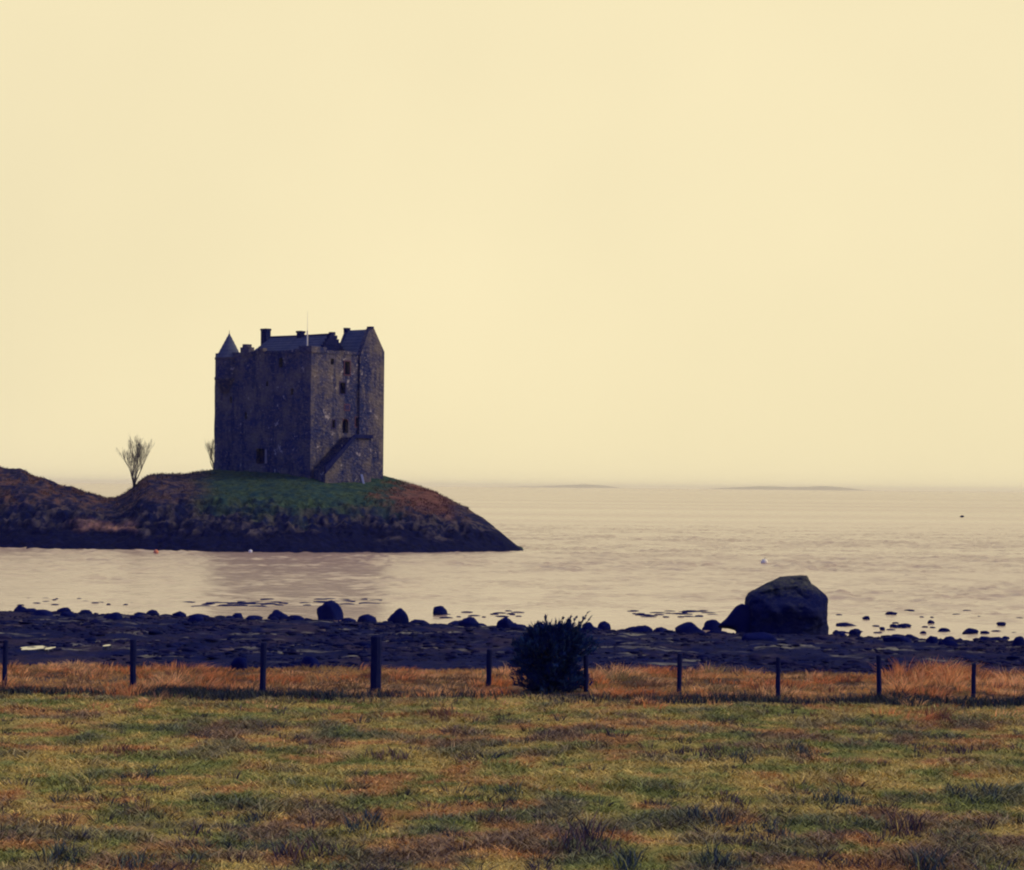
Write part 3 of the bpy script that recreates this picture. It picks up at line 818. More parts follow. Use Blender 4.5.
# the huge boulder: outline from the picture, given depth
OUTL = [(576.2, 800, 809), (578, 783, 810.5), (582, 773, 813), (586, 765, 817), (590, 757, 822), (594, 749, 825.5), (598, 746, 828.5), (604, 745.5, 828), (612, 746, 827), (619, 746, 826.5), (626, 745, 829), (634, 744, 829), (641, 743, 829)]
DB = PZ(786, 637, 0.05).y
bp0 = P(786, 637, DB)
NS = 96
prof = []
ysamp = np.concatenate([[576.2, 576.8], np.linspace(578, 641, 56)])
oy = [o[0] for o in OUTL]; ol = [o[1] for o in OUTL]; orr = [o[2] for o in OUTL]
vs = []; fs = []
top_c = None
for i, py in enumerate(ysamp):
    l = P(np.interp(py, oy, ol), py, DB); r_ = P(np.interp(py, oy, orr), py, DB)
    cx = (l.x + r_.x) / 2; hw = (r_.x - l.x) / 2; zc = (l.z + r_.z) / 2
    dep = 1.7 * min(1, 0.30 + 0.75 * (i / 26.0)); fy = 0.9 * (1 - min(1, i / 30.0))
    for k in range(NS):
        a = 2 * math.pi * k / NS
        ca, sa = math.cos(a), math.sin(a)
        px_ = abs(ca) ** 0.8 * (1 if ca > 0 else -1); py_ = abs(sa) ** 0.75 * (1 if sa > 0 else -1)
        v = Vector((cx + hw * px_, DB + fy + dep * py_, zc))
        cell = mnoise.cell(Vector((v.x * 0.8 + v.z * 0.5, v.y * 0.7, v.z * 0.9 - v.x * 0.3)))
        nn = 0.24 * mnoise.noise(v * 0.9) + 0.16 * mnoise.noise(v * 2.1 + Vector((7, 3, 1))) + 0.09 * mnoise.noise(v * 5.0) + 0.10 * (cell - 0.5) - 0.14 * max(0, 0.12 - abs(mnoise.noise(v * 0.75 + Vector((2, 9, 4))))) / 0.12
        v += Vector((ca * 0.25, sa, 0.08)) * nn
        vs.append(tuple(v - bp0))
n_r = len(ysamp)
for i in range(n_r - 1):
    for k in range(NS):
        k2 = (k + 1) % NS; fs.append((i * NS + k, (i + 1) * NS + k, (i + 1) * NS + k2, i * NS + k2))
fs.append(tuple(range(NS))); fs.append(tuple((n_r - 1) * NS + k for k in range(NS))[::-1])
me = bpy.data.meshes.new('huge_boulder'); me.from_pydata(vs, [], fs); me.validate(); me.update()
for pl in me.polygons: pl.use_smooth = True
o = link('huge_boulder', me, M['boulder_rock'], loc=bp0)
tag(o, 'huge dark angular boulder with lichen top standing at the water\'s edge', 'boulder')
# slab leaning against it
slb = MB()
base = [(717, 625.5), (724, 619), (737, 606.5), (742, 603.5), (749, 606), (752, 612), (753, 641), (739, 641), (735, 630), (727, 627.5)]
pf = [P(a, b_, DB - 0.9) - bp0 for a, b_ in base]; pk = [P(a + 1, b_ + 1, DB + 0.9) - bp0 for a, b_ in base]; n = len(base)
slb.add(pf + pk, [tuple(range(n)), tuple(range(n, 2 * n))[::-1]] + [(i, (i + 1) % n, (i + 1) % n + n, i + n) for i in range(n)])
me = slb.mesh('slab_rock')
bm = bmesh.new(); bm.from_mesh(me); bmesh.ops.triangulate(bm, faces=bm.faces[:]); bmesh.ops.subdivide_edges(bm, edges=bm.edges[:], cuts=3, use_grid_fill=True)
for v in bm.verts: v.co += mnoise.noise_vector(v.co * 1.3) * 0.14
bmesh.ops.smooth_vert(bm, verts=bm.verts, factor=0.5, use_axis_x=True, use_axis_y=True, use_axis_z=True)
bm.to_mesh(me); bm.free()
for pl in me.polygons: pl.use_smooth = True
tag(link('slab_rock', me, M['wet_rock'], loc=bp0), 'sloping dark slab of rock leaning against the left side of the huge boulder', 'rock')
shore_rock(760, 632, 643, 40, 'dark rock at the foot of the huge boulder, below the leaning slab')
# seaweed and low reef showing in streaks off the beach: uncountable
vs = []; fs = []; cs = []
rr = random.Random(21)
def weed(px, py, wpx, d):
    q = PZ(px, py, 0.0); mpx = q.y / FPX; n = 14; b0 = len(vs)
    for lv, hh in ((1.0, -0.05), (0.8, 0.03), (0.4, 0.055)):
        for k in range(n):
            a = 2 * math.pi * k / n; rr_ = (0.75 + 0.5 * rr.random())
            vs.append((q.x + math.cos(a) * wpx * mpx / 2 * rr_ * lv, q.y + math.sin(a) * d * rr_ * lv, hh)); cs.append((0.018, 0.024, 0.075))
    for l in range(2):
        for k in range(n):
            k2 = (k + 1) % n; fs.append((b0 + l * n + k, b0 + l * n + k2, b0 + (l + 1) * n + k2, b0 + (l + 1) * n + k))
    c = len(vs); vs.append((q.x, q.y, 0.06)); cs.append((0.018, 0.024, 0.075))
    for k in range(n): fs.append((b0 + 2 * n + k, b0 + 2 * n + (k + 1) % n, c, c))
for i in range(30): weed(rr.gauss(250, 22), rr.uniform(602, 606.5), rr.uniform(8, 26), rr.uniform(0.3, 0.9))
for i in range(26): weed(rr.gauss(335, 26), rr.uniform(599, 605.5), rr.uniform(6, 26), rr.uniform(0.25, 0.8))
for i in range(16): weed(rr.uniform(20, 150), rr.uniform(598, 606), rr.uniform(3, 11), rr.uniform(0.15, 0.35))
for i in range(16): weed(rr.uniform(440, 520), rr.uniform(610, 618), rr.uniform(4, 16), rr.uniform(0.15, 0.4))
for i in range(30): weed(rr.uniform(630, 715), rr.uniform(611, 618), rr.uniform(5, 20), rr.uniform(0.15, 0.4))
for i in range(28): weed(rr.uniform(832, 1024), rr.uniform(608, 636), rr.uniform(3, 12), rr.uniform(0.12, 0.35))
me = bpy.data.meshes.new('seaweed'); me.from_pydata(vs, [], [tuple(dict.fromkeys(f)) for f in fs]); me.update()
tag(link('seaweed', me, M['wet_rock']), 'dark streaks of seaweed lying in the calm shallows off the beach', 'seaweed', kind='stuff')

# shingle and weed-covered stones of the beach: uncountable
def shingle(n, seed):
    g = np.random.default_rng(seed)
    bm = bmesh.new(); bmesh.ops.create_icosphere(bm, subdivisions=1, radius=1)
    sv = np.array([v.co[:] for v in bm.verts]); sf = np.array([[v.index for v in f_.verts] for f_ in bm.faces]); bm.free()
    x = g.uniform(-44, 44, n); t_ = g.beta(1.1, 1.0, n); y = 81.5 + t_ * (yshore(x) + 1.0 - 81.5)
    kk = g.random(n) < 0.12 + 0.88 * sm(0.44, 0.58, fbm(x * 0.28, y * 0.14, 46, 3)); x, y = x[kk], y[kk]; n = len(x)
    z = ground_z(x, y)
    sz = np.clip(g.lognormal(-2.8, 0.62, n), 0.03, 0.36)
    A = g.uniform(0, 6.28, n); ex = g.uniform(0.8, 1.6, n); ez = g.uniform(0.2, 0.5, n)
    v = sv[None] * (1 + 0.22 * g.standard_normal((n, len(sv), 1)))
    v = v * (sz[:, None, None] * np.stack([ex, np.ones(n), ez], 1)[:, None, :])
    c, s_ = np.cos(A)[:, None], np.sin(A)[:, None]
    vx = v[..., 0] * c - v[..., 1] * s_ + x[:, None]; vy = v[..., 0] * s_ + v[..., 1] * c + y[:, None]; vz = v[..., 2] + (z + sz * 0.1)[:, None]
    V = np.stack([vx, vy, vz], -1).reshape(-1, 3)
    F = (sf[None] + (np.arange(n) * len(sv))[:, None, None]).reshape(-1, 3)
    cc = lerpc([0.002, 0.006, 0.058], [0.034, 0.028, 0.066], np.clip(g.beta(1.0, 2.6, n) * 0.7 + 1.3 * (fbm(x * 0.35, y * 0.12, 45, 4) - 0.45), 0, 1))
    pale = g.random(n) < 0.012; cc[pale] = (0.11, 0.09, 0.12)
    return np_mesh('shingle', V, F, np.repeat(cc, len(sv), 0), True)
tag(link('shingle', shingle(42000, 3), M['stones']), 'dark stones and weed covering the beach between grass and water', 'shingle', kind='stuff')
# pools left on the beach
for i, (px, py, wp, dp, lab) in enumerate([(33, 651, 24, 1.2, 'bright rain pool on the dark beach at the left'), (50, 651.3, 9, 0.8, 'small bright pool right of the larger beach pool'), (107, 648.5, 7, 0.6, 'tiny pool of water on the beach left of the leftmost tall post')]):
    q = P(px, py, 100); q = ground_hit(px, py, lambda X_, Y_: float(ground_z(np.array([X_]), np.array([Y_]), False)[0]) + 0.12)
    mpx = q.y / FPX; n = 26; mb = MB(); r2 = random.Random(i + 40)
    ring = [(math.cos(2 * math.pi * k / n) * wp * mpx / 2 * r2.uniform(0.7, 1.15), math.sin(2 * math.pi * k / n) * dp * r2.uniform(0.7, 1.15)) for k in range(n)]
    mb.add([(a, b_, 0.12) for a, b_ in ring] + [(a * 1.1, b_ * 1.1, -0.5) for a, b_ in ring], [tuple(range(n))] + [(k, k + n, (k + 1) % n + n, (k + 1) % n) for k in range(n)])
    o = mb.build('beach_pool', M['pool']); o.location = q
    tag(o, lab, 'pool', 'pools on the beach')

# ------------------------------------------------------------------ fence posts
POSTS = [(4, 641, 688, 5, 0.02, 'dark fence post cut by the left edge of the picture'),
         (133, 640, 694, 6.5, -0.01, 'dark wooden fence post standing in orange grass, tallest of the left posts'),
         (262, 643, 698, 6.5, 0.02, 'dark wooden fence post with its foot in the dark grass left of the thick strainer'),
         (375.5, 637, 693, 11, 0.0, 'thick round strainer post, the stoutest of the fence'),
         (488, 650, 689, 5.5, 0.03, 'slim fence post left of the gorse bush'),
         (586, 656, 692, 5, -0.01, 'slim fence post half hidden against the right side of the gorse bush'),
         (679, 654, 694, 4.8, 0.01, 'slim fence post first to the right of the gorse bush, below the round rock'),
         (778, 658, 700, 4.8, 0.0, 'slim fence post below the huge boulder'),
         (879, 656, 701, 5, -0.01, 'slim fence post left of the tall rust coloured grass clump'),
         (973, 664, 700, 4.5, 0.02, 'slim fence post nearest the right edge of the picture')]
fsurf = lambda X_, Y_: float(ground_z(np.array([X_]), np.array([Y_]), False)[0])
for i, (px, pt, pb_, wp, lean, lab) in enumerate(POSTS):
    q = ground_hit(px, pb_, fsurf); mpx = q.y / FPX; H = (pb_ - pt) * mpx; rd = wp * mpx / 2
    mb = MB(); r2 = random.Random(i)
    n = 9; segs = 7
    pts = [(lean * H * k / segs + r2.uniform(-0.006, 0.006), r2.uniform(-0.006, 0.006), -0.35 + (H + 0.35) * k / segs) for k in range(segs + 1)]
    mb.tube(pts + [(lean * H, 0, H + rd * 0.25)], [rd * r2.uniform(0.95, 1.06) for _ in pts] + [rd * 0.72], n)
    o = mb.build('fence_post', M['post_wood']); o.location = q
    tag(o, lab, 'fence post', 'posts of the field fence')

# ------------------------------------------------------------------ grass
def blades(n_arr, x, y, z, h, wd, lean, col, seed, wind=(0, 0)):
    g = np.random.default_rng(seed); n = len(x)
    A = g.uniform(0, 2 * np.pi, n); L = g.uniform(0, 2 * np.pi, n)
    dx = np.cos(A) * wd / 2; dy = np.sin(A) * wd / 2
    lx = np.cos(L) * lean * h + wind[0] * h; ly = np.sin(L) * lean * h + wind[1] * h
    z = z - 0.02
    v = np.empty((n, 5, 3))
    v[:, 0] = np.stack([x - dx, y - dy, z], 1); v[:, 1] = np.stack([x + dx, y + dy, z], 1)
    v[:, 2] = np.stack([x + dx * 0.75 + lx * 0.38, y + dy * 0.75 + ly * 0.38, z + h * 0.58], 1)
    v[:, 3] = np.stack([x - dx * 0.75 + lx * 0.38, y - dy * 0.75 + ly * 0.38, z + h * 0.58], 1)
    v[:, 4] = np.stack([x + lx, y + ly, z + h * 0.95], 1)
    i = np.arange(n)[:, None] * 5
    F = np.concatenate([i + np.array([[0, 1, 2]]), i + np.array([[0, 2, 3]]), i + np.array([[3, 2, 4]])])
    return v.reshape(-1, 3), F, np.repeat(col, 5, 0)
def grass_obj(name, parts, mat=None):
    V = []; F = []; C_ = []; b0 = 0
    for v, f_, c_ in parts: V.append(v); F.append(f_ + b0); C_.append(c_); b0 += len(v)
    return link(name, np_mesh(name, np.concatenate(V), np.concatenate(F), np.concatenate(C_)), mat or M['blades'])
g = np.random.default_rng(77)
# short turf over the whole field
n = 300000
y = 36 + 33 * g.random(n) ** 1.1; x = g.uniform(-1, 1, n) * (y * 0.21 + 7)
c = field_col(x, y)
jit = g.normal(1, 0.33, (n, 1)).clip(0.35, 2.0)
hh = (0.035 + 0.06 * g.random(n)) * (0.6 + 1.0 * fbm(x * 0.7, y * 0.5, 34, 3)); 
dk = sm(0.52, 0.64, fbm(x * 0.95 + 40, y * 0.85, 32, 5))
hh = hh * (1 + 0.9 * dk)
tag(grass_obj('grass', [blades(n, x, y, ground_z(x, y), hh, 0.014 + 0.018 * g.random(n), 1.7, c * jit * 1.35, 1)]),
    'short green and straw coloured turf of the foreground field', 'grass', kind='stuff')
# long dead grass along the fence: tussocks of stems that fan out and lean
def tussocks(cx, cy, nb, rad, h, wd, col, seed, wind, spread=0.55, cj=0.25):
    g3 = np.random.default_rng(seed); m = len(cx)
    idx = np.repeat(np.arange(m), nb)
    a = g3.uniform(0, 2 * np.pi, len(idx)); rr_ = np.sqrt(g3.random(len(idx))) * rad[idx]
    x = cx[idx] + np.cos(a) * rr_; y = cy[idx] + np.sin(a) * rr_
    hh = h[idx] * (0.45 + 0.65 * g3.random(len(idx)))
    c = col[idx] * g3.normal(1, cj, (len(idx), 1)).clip(0.4, 1.8)
    v, f_, cc = blades(0, x, y, ground_z(x, y), hh, wd * (0.7 + 0.7 * g3.random(len(idx))), 0.25, c, seed)
    # fan outwards from the crown of the tussock, plus the tussock's own lean
    k = (rr_ / np.maximum(rad[idx], 1e-3))
    ox = (np.cos(a) * k * spread + wind[0][idx]) * hh; oy = (np.sin(a) * k * spread + wind[1][idx]) * hh
    v = v.reshape(-1, 5, 3); w_ = np.array([0, 0, 0.40, 0.40, 1.0])[None, :]
    v[..., 0] += ox[:, None] * w_; v[..., 1] += oy[:, None] * w_
    v[..., 2] -= (0.18 * np.hypot(ox, oy))[:, None] * w_
    return v.reshape(-1, 3), f_, cc
m_ = 2600
cy = 69.6 + 11.2 * g.beta(1.05, 1.25, m_); cx = g.uniform(-1, 1, m_) * (cy * 0.21 + 8)
stray = g.random(m_) < 0.13; cy[stray] = 70 - 6.5 * g.random(stray.sum()) ** 1.8; cy = cy - 1.6 * (fbm(cx * 0.35, cx * 0.0, 88, 3) - 0.45) * (cy < 73)
dens = fbm(cx * 0.40, cy * 0.22, 81, 4); px_ = 512 + cx / cy * FPX
want = np.interp(px_, [-100, 0, 120, 200, 260, 330, 420, 500, 515, 585, 600, 690, 800, 870, 890, 1100], [.9, .9, .9, .95, .6, .55, .75, .8, .7, .7, .9, .9, .6, .6, 1, 1])
k = (g.random(m_) < want * (0.35 + 0.65 * sm(0.38, 0.58, dens))) & ~((np.abs(px_ - 553) < 42) & (cy < 73.5))
cx, cy, px_, dens = cx[k], cy[k], px_[k], dens[k]; m_ = len(cx)
hT = (0.10 + 0.22 * g.random(m_) ** 1.8 + 0.20 * sm(0.50, 0.66, dens))
hT *= np.where(cy < 69, 0.6, 1.0)
hT *= np.interp(px_, [0, 120, 170, 205, 230, 330, 420, 600, 690, 830, 880, 905, 960, 985, 1024], [1.1, 1.0, 1.5, 1.5, 0.75, 0.65, 0.9, 1.0, 1.1, 0.75, 0.7, 1.9, 1.8, 0.95, 1.35])
pale = np.clip(sm(0.36, 0.64, fbm(cx * 0.6 + 7, cy * 0.45, 82, 4)) + g.normal(0, 0.3, m_), 0, 1)
c = lerpc([0.66, 0.25, 0.10], [0.95, 0.58, 0.28], pale)
gr = (g.random(m_) < 0.16)[:, None] * 0.75; c = c * (1 - gr) + np.array([0.20, 0.19, 0.10]) * gr
dr_ = (g.random(m_) < 0.12)[:, None] * 0.8; c = c * (1 - dr_) + np.array([0.10, 0.05, 0.07]) * dr_
wnd = (g.normal(0.40, 0.45, m_), g.normal(0, 0.2, m_))
nf = 40000
yf = 69.5 + 12 * g.random(nf); xf = g.uniform(-1, 1, nf) * (yf * 0.21 + 8)
kf = ~((np.abs(512 + xf / yf * FPX - 553) < 40) & (yf < 73.5)); xf, yf = xf[kf], yf[kf]; nf = len(xf)
cf = lerpc([0.14, 0.080, 0.055], [0.66, 0.38, 0.15], np.clip(sm(0.35, 0.65, fbm(xf * 0.8, yf * 0.6, 86, 4)) + g.normal(0, 0.25, nf), 0, 1))
fill = blades(nf, xf, yf, ground_z(xf, yf), 0.05 + 0.11 * g.random(nf), 0.025 + 0.02 * g.random(nf), 0.9, cf, 22)
dry = tussocks(cx, cy, 46, 0.16 + 0.24 * g.random(m_), hT, 0.022, c, 2, wnd, 0.9, 0.32)
tag(grass_obj('dry_grass', [dry, fill], M['dry_blades']), 'long orange dead grass leaning along the fence at the edge of the field', 'grass', kind='stuff')
# tufts that roughen the turf
m_ = 5200
cy = 36 + 31 * g.random(m_) ** 1.15; cx = g.uniform(-1, 1, m_) * (cy * 0.21 + 6)
c = field_col(cx, cy) * lerpc([0.8, 0.82, 0.85], [1.8, 1.75, 1.55], g.random(m_))
dkm = (g.random(m_) < 0.16 * np.interp(cy, [36, 47, 49, 53, 57, 62, 67], [1.5, 1.2, 0.25, 0.3, 1.2, 0.8, 0.4]))
c[dkm] = lerpc([0.040, 0.055, 0.075], [0.120, 0.080, 0.085], g.random(dkm.sum()))
th = 0.055 + 0.13 * g.random(m_) ** 2.2; th[dkm] = 0.12 + 0.20 * g.random(dkm.sum()) ** 1.5
tf = tussocks(cx, cy, 30, 0.10 + 0.16 * g.random(m_), th, 0.016, c, 21, (g.normal(0.1, 0.3, m_), g.normal(0, 0.3, m_)), 1.2, 0.35)
tag(grass_obj('rough_grass', [tf]), 'rough tufts of straw and green grass scattered through the field', 'grass', kind='stuff')
# dark rank grass in front of the fence foot
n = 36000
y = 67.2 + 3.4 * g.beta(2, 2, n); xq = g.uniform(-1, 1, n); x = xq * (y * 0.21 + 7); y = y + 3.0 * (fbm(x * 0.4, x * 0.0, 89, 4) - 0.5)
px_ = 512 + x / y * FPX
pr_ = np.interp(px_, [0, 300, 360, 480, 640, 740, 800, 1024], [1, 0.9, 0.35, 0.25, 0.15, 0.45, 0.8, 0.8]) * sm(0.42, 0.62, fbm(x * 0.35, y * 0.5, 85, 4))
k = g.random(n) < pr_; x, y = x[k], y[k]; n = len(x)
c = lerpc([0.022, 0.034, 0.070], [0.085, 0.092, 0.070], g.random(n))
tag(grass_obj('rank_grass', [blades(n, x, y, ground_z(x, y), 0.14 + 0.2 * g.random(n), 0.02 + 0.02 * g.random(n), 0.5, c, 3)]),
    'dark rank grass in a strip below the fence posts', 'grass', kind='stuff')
# clumps of rush: each a thing
def rush(px, pb_, wpx, hpx, c0, c1, label, seed, n=300):
    q = ground_hit(px, pb_, fsurf); mpx = q.y / FPX; g2 = np.random.default_rng(seed)
    n = int(n * max(0.5, min(1.6, wpx / 26)))
    W_ = wpx * mpx; m4 = 5
    ox = g2.uniform(-0.42, 0.42, m4) * W_; oy = g2.uniform(-0.7, 0.7, m4); oh = g2.uniform(0.45, 1.1, m4)
    wh = g2.integers(0, m4, n)
    x = ox[wh] + g2.normal(0, W_ * 0.13, n); y = oy[wh] + g2.normal(0, 0.25, n)
    h = hpx * mpx * (0.22 + 1.0 * g2.random(n) ** 2) * oh[wh]
    zg = ground_z(x + q.x, y + q.y) - q.z
    c = lerpc(c0, c1, g2.random(n))
    mixf = (g2.random(n) < 0.25)[:, None]; c = np.where(mixf, field_col(x + q.x, y + q.y), c)
    v, f_, cc = blades(n, x, y, zg, h, 0.016 + 0.016 * g2.random(n), 0.6, c, seed)
    # the matted tussock they grow from
    na, nr = 18, 5; rad = wpx * mpx * 0.72; mv = []; ry = max(1.1, rad * 0.9)
    for i in range(nr):
        for k in range(na):
            a_ = 2 * math.pi * k / na; t_ = i / (nr - 1); w_ = 0.85 + 0.3 * g2.random()
            mv.append((math.cos(a_) * rad * t_ * w_, math.sin(a_) * ry * t_ * w_, t_))
    mv = np.array(mv); mz = ground_z(mv[:, 0] + q.x, mv[:, 1] + q.y) - q.z + 0.14 * hpx * mpx * (1 - mv[:, 2] ** 1.6) - 0.05 * mv[:, 2]
    mf = []
    for i in range(nr - 1):
        for k in range(na):
            k2 = (k + 1) % na; mf += [(i * na + k, (i + 1) * na + k, (i + 1) * na + k2), (i * na + k, (i + 1) * na + k2, i * na + k2)]
    f_ = np.concatenate([f_, np.array(mf) + len(v)]); v = np.concatenate([v, np.stack([mv[:, 0], mv[:, 1], mz], 1)])
    cc = np.concatenate([cc, field_col(mv[:, 0] + q.x, mv[:, 1] + q.y) * 0.8])
    o = link('rush_clump', np_mesh('rush_clump', v, f_, cc), M['blades']); o.location = q
    tag(o, label, 'rush clump', 'rush clumps in the field')
DKB, DKG, DKR = (0.045, 0.060, 0.095), (0.130, 0.165, 0.115), (0.200, 0.115, 0.100)
RUSH = [(62, 868, 44, 22, DKB, DKG, 'dark rush clump at the bottom edge, lower left corner'),
        (130, 866, 30, 18, DKB, DKG, 'rush clump at the bottom edge right of the corner clump'),
        (108, 754, 44, 12, DKR, (0.25, 0.10, 0.07), 'rusty tussock in the left of the field below the first tall post'),
        (138, 776, 40, 9, DKB, DKG, 'low dark tuft below the rusty tussock at left'),
        (305, 852, 60, 26, DKB, DKR, 'broad dark purple rush clump low in the field, left of centre'),
        (250, 822, 30, 14, DKB, DKG, 'small rush clump left of and above the broad purple clump'),
        (195, 838, 26, 12, DKB, DKR, 'small dark tuft far left of the broad purple clump'),
        (365, 830, 40, 18, DKB, DKG, 'dark rush clump right of and above the broad purple clump'),
        (440, 720, 26, 14, DKR, (0.26, 0.11, 0.07), 'rust tussock just below the fence, right of the strainer post'),
        (388, 758, 34, 12, DKB, DKR, 'brown dark tuft below the strainer post'),
        (465, 758, 24, 11, DKR, DKB, 'brown tuft below the slim post left of the bush'),
        (585, 850, 58, 30, DKB, DKR, 'large dark rush clump low in the field below the gorse bush'),
        (512, 800, 34, 12, DKB, DKG, 'small dark rush clump above and left of the large one'),
        (626, 868, 32, 20, DKB, DKG, 'green rush clump at the bottom edge under the bush'),
        (713, 866, 34, 20, DKB, DKG, 'green rush clump at the bottom edge right of centre'),
        (730, 806, 20, 12, DKB, DKR, 'small upright dark tuft in the middle of the right field'),
        (712, 822, 42, 20, DKB, DKG, 'rush clump left of the wide dark patch on the right'),
        (760, 838, 50, 16, DKB, DKG, 'wide low rush clump right of centre near the bottom'),
        (836, 810, 36, 18, DKB, DKG, 'green dark rush clump in the right half of the field'),
        (908, 836, 38, 20, DKB, DKR, 'dense dark rush clump low on the right'),
        (962, 802, 30, 14, DKB, DKG, 'rush clump on the right, paired beside another one'),
        (990, 800, 24, 14, DKB, DKG, 'rush clump at far right, the right one of a pair'),
        (932, 870, 62, 24, DKB, DKG, 'dark green rush clump at the bottom edge, lower right'),
        (695, 756, 50, 12, DKB, DKR, 'flat dark tuft below the slim post beside the huge boulder'),
        (805, 756, 34, 14, DKB, DKG, 'dark rush clump in the field below the huge boulder'),
        (742, 762, 30, 11, DKB, DKG, 'low rush clump left of the one below the boulder'),
        (940, 752, 46, 10, DKB, DKR, 'flat brown tuft below the posts on the right'),
        (944, 722, 18, 12, DKR, (0.3, 0.13, 0.08), 'small orange tussock below the rightmost posts'),
        (305, 704, 22, 8, DKR, (0.32, 0.13, 0.08), 'small orange tussock right of the post with its foot in dark grass')]
for i, a in enumerate(RUSH): rush(*a, 300 + i)

# ------------------------------------------------------------------ gorse bush
q = ground_hit(550, 692, fsurf); mpx = q.y / FPX
bush = empty('gorse_bush', q)
tag(bush, 'dark round gorse bush growing on the fence line, its spiky top against the water', 'bush')
BUSH_W, BUSH_H = 71 * mpx, 71 * mpx
mb = MB(); r2 = random.Random(9); gb = np.random.default_rng(9)
tips = []
for i in range(46):
    a = r2.uniform(0, 2 * math.pi); rad = r2.random() ** 0.6; th = r2.uniform(0.35, 1)
    end = Vector((math.cos(a) * rad * BUSH_W * 0.46, math.sin(a) * rad * BUSH_W * 0.40, BUSH_H * (0.30 + 0.66 * math.sqrt(max(0, 1 - (rad * 0.85) ** 2)) * th)))
    mid = end * 0.5 + Vector((0, 0, 0.12)); mb.tube([(0.2 * math.cos(a) * r2.random(), 0.2 * math.sin(a) * r2.random(), -0.1), mid, end], [0.03, 0.02, 0.01], 4); tips.append(end)
# a few leaders above the top
lead = []
for (px, py) in ((524, 634), (531, 628), (550, 623), (568, 620), (576, 617), (591, 630), (515, 644), (594, 643), (527, 629), (541, 624), (584, 618), (545.5, 616), (563.5, 616), (571, 615), (588, 612), (590, 618), (556, 621), (538, 622), (580, 622)):
    t_ = P(px, py, q.y + r2.uniform(-0.3, 0.3)) - q
    b_ = Vector((t_.x * 0.65 - (0.1 if px > 585 else 0), t_.y * 0.5, BUSH_H * 0.72)); mb.tube([b_, t_], [0.015, 0.006], 4); lead.append((b_, t_))
mb.build('stem', M['bark'], bush)
pts = []; dirs = []
for i in range(8500):
    u = gb.normal(size=3); u /= np.linalg.norm(u); rad = gb.random() ** 0.40
    if u[2] < -0.75: u[2] *= -0.5
    lump = 0.86 + 0.34 * (mnoise.noise(Vector(u) * 2.6 + Vector((3, 1, 5))))
    zz_ = gb.random() ** 0.9; hr = max(0.05, 1 - abs((zz_ - 0.46) / 0.58) ** 4.0) ** 0.5
    an = gb.random() * 2 * math.pi; u = np.array([math.cos(an), math.sin(an), max(0, zz_ - 0.5) * 1.6]); rad = gb.random() ** 0.36
    lump = 0.88 + 0.66 * mnoise.noise(Vector((u[0] * 2.2, u[1] * 2.2, zz_ * 3.8))) + 0.14 * mnoise.noise(Vector((u[0] * 6, u[1] * 6, zz_ * 9)))
    pt = np.array([u[0] * BUSH_W * 0.49 * rad * lump * hr, u[1] * BUSH_W * 0.40 * rad * lump * hr, zz_ * BUSH_H * (0.90 + 0.16 * (lump - 0.86))])
    if pt[2] < 0.02: continue
    d = u * 0.7 + np.array([0, 0, 0.6]) + gb.normal(size=3) * 0.45; pts.append(pt); dirs.append(d / np.linalg.norm(d))
for b_, t_ in lead:
    for k in range(34):
        f_ = r2.uniform(0.1, 1); p_ = b_.lerp(t_, f_); d = (t_ - b_).normalized() * 0.9 + Vector(gb.normal(size=3)) * 0.35; pts.append(np.array(p_)); dirs.append(np.array(d.normalized()) * 0.55)
pts = np.array(pts); dirs = np.array(dirs); n = len(pts)
side = np.cross(dirs, gb.normal(size=(n, 3))); side /= np.linalg.norm(side, axis=1)[:, None]
ln = (0.10 + 0.20 * gb.random(n) ** 2)[:, None]; wd = (0.018 + 0.02 * gb.random(n))[:, None]
V = np.empty((n, 4, 3)); V[:, 0] = pts - side * wd; V[:, 1] = pts + dirs * ln * 0.4 - side * wd * 0.2 + np.cross(side, dirs) * wd; V[:, 1] = pts + side * wd; V[:, 2] = pts + dirs * ln * 0.6 + side * wd * 0.8; V[:, 3] = pts + dirs * ln
i_ = np.arange(n)[:, None] * 4
F = np.concatenate([i_ + np.array([[0, 1, 2]]), i_ + np.array([[0, 2, 3]])])
c = lerpc([0.008, 0.022, 0.120], [0.022, 0.055, 0.130], gb.random(n))
link('foliage', np_mesh('foliage', V.reshape(-1, 3), F, np.repeat(c, 4, 0)), M['gorse'], bush)

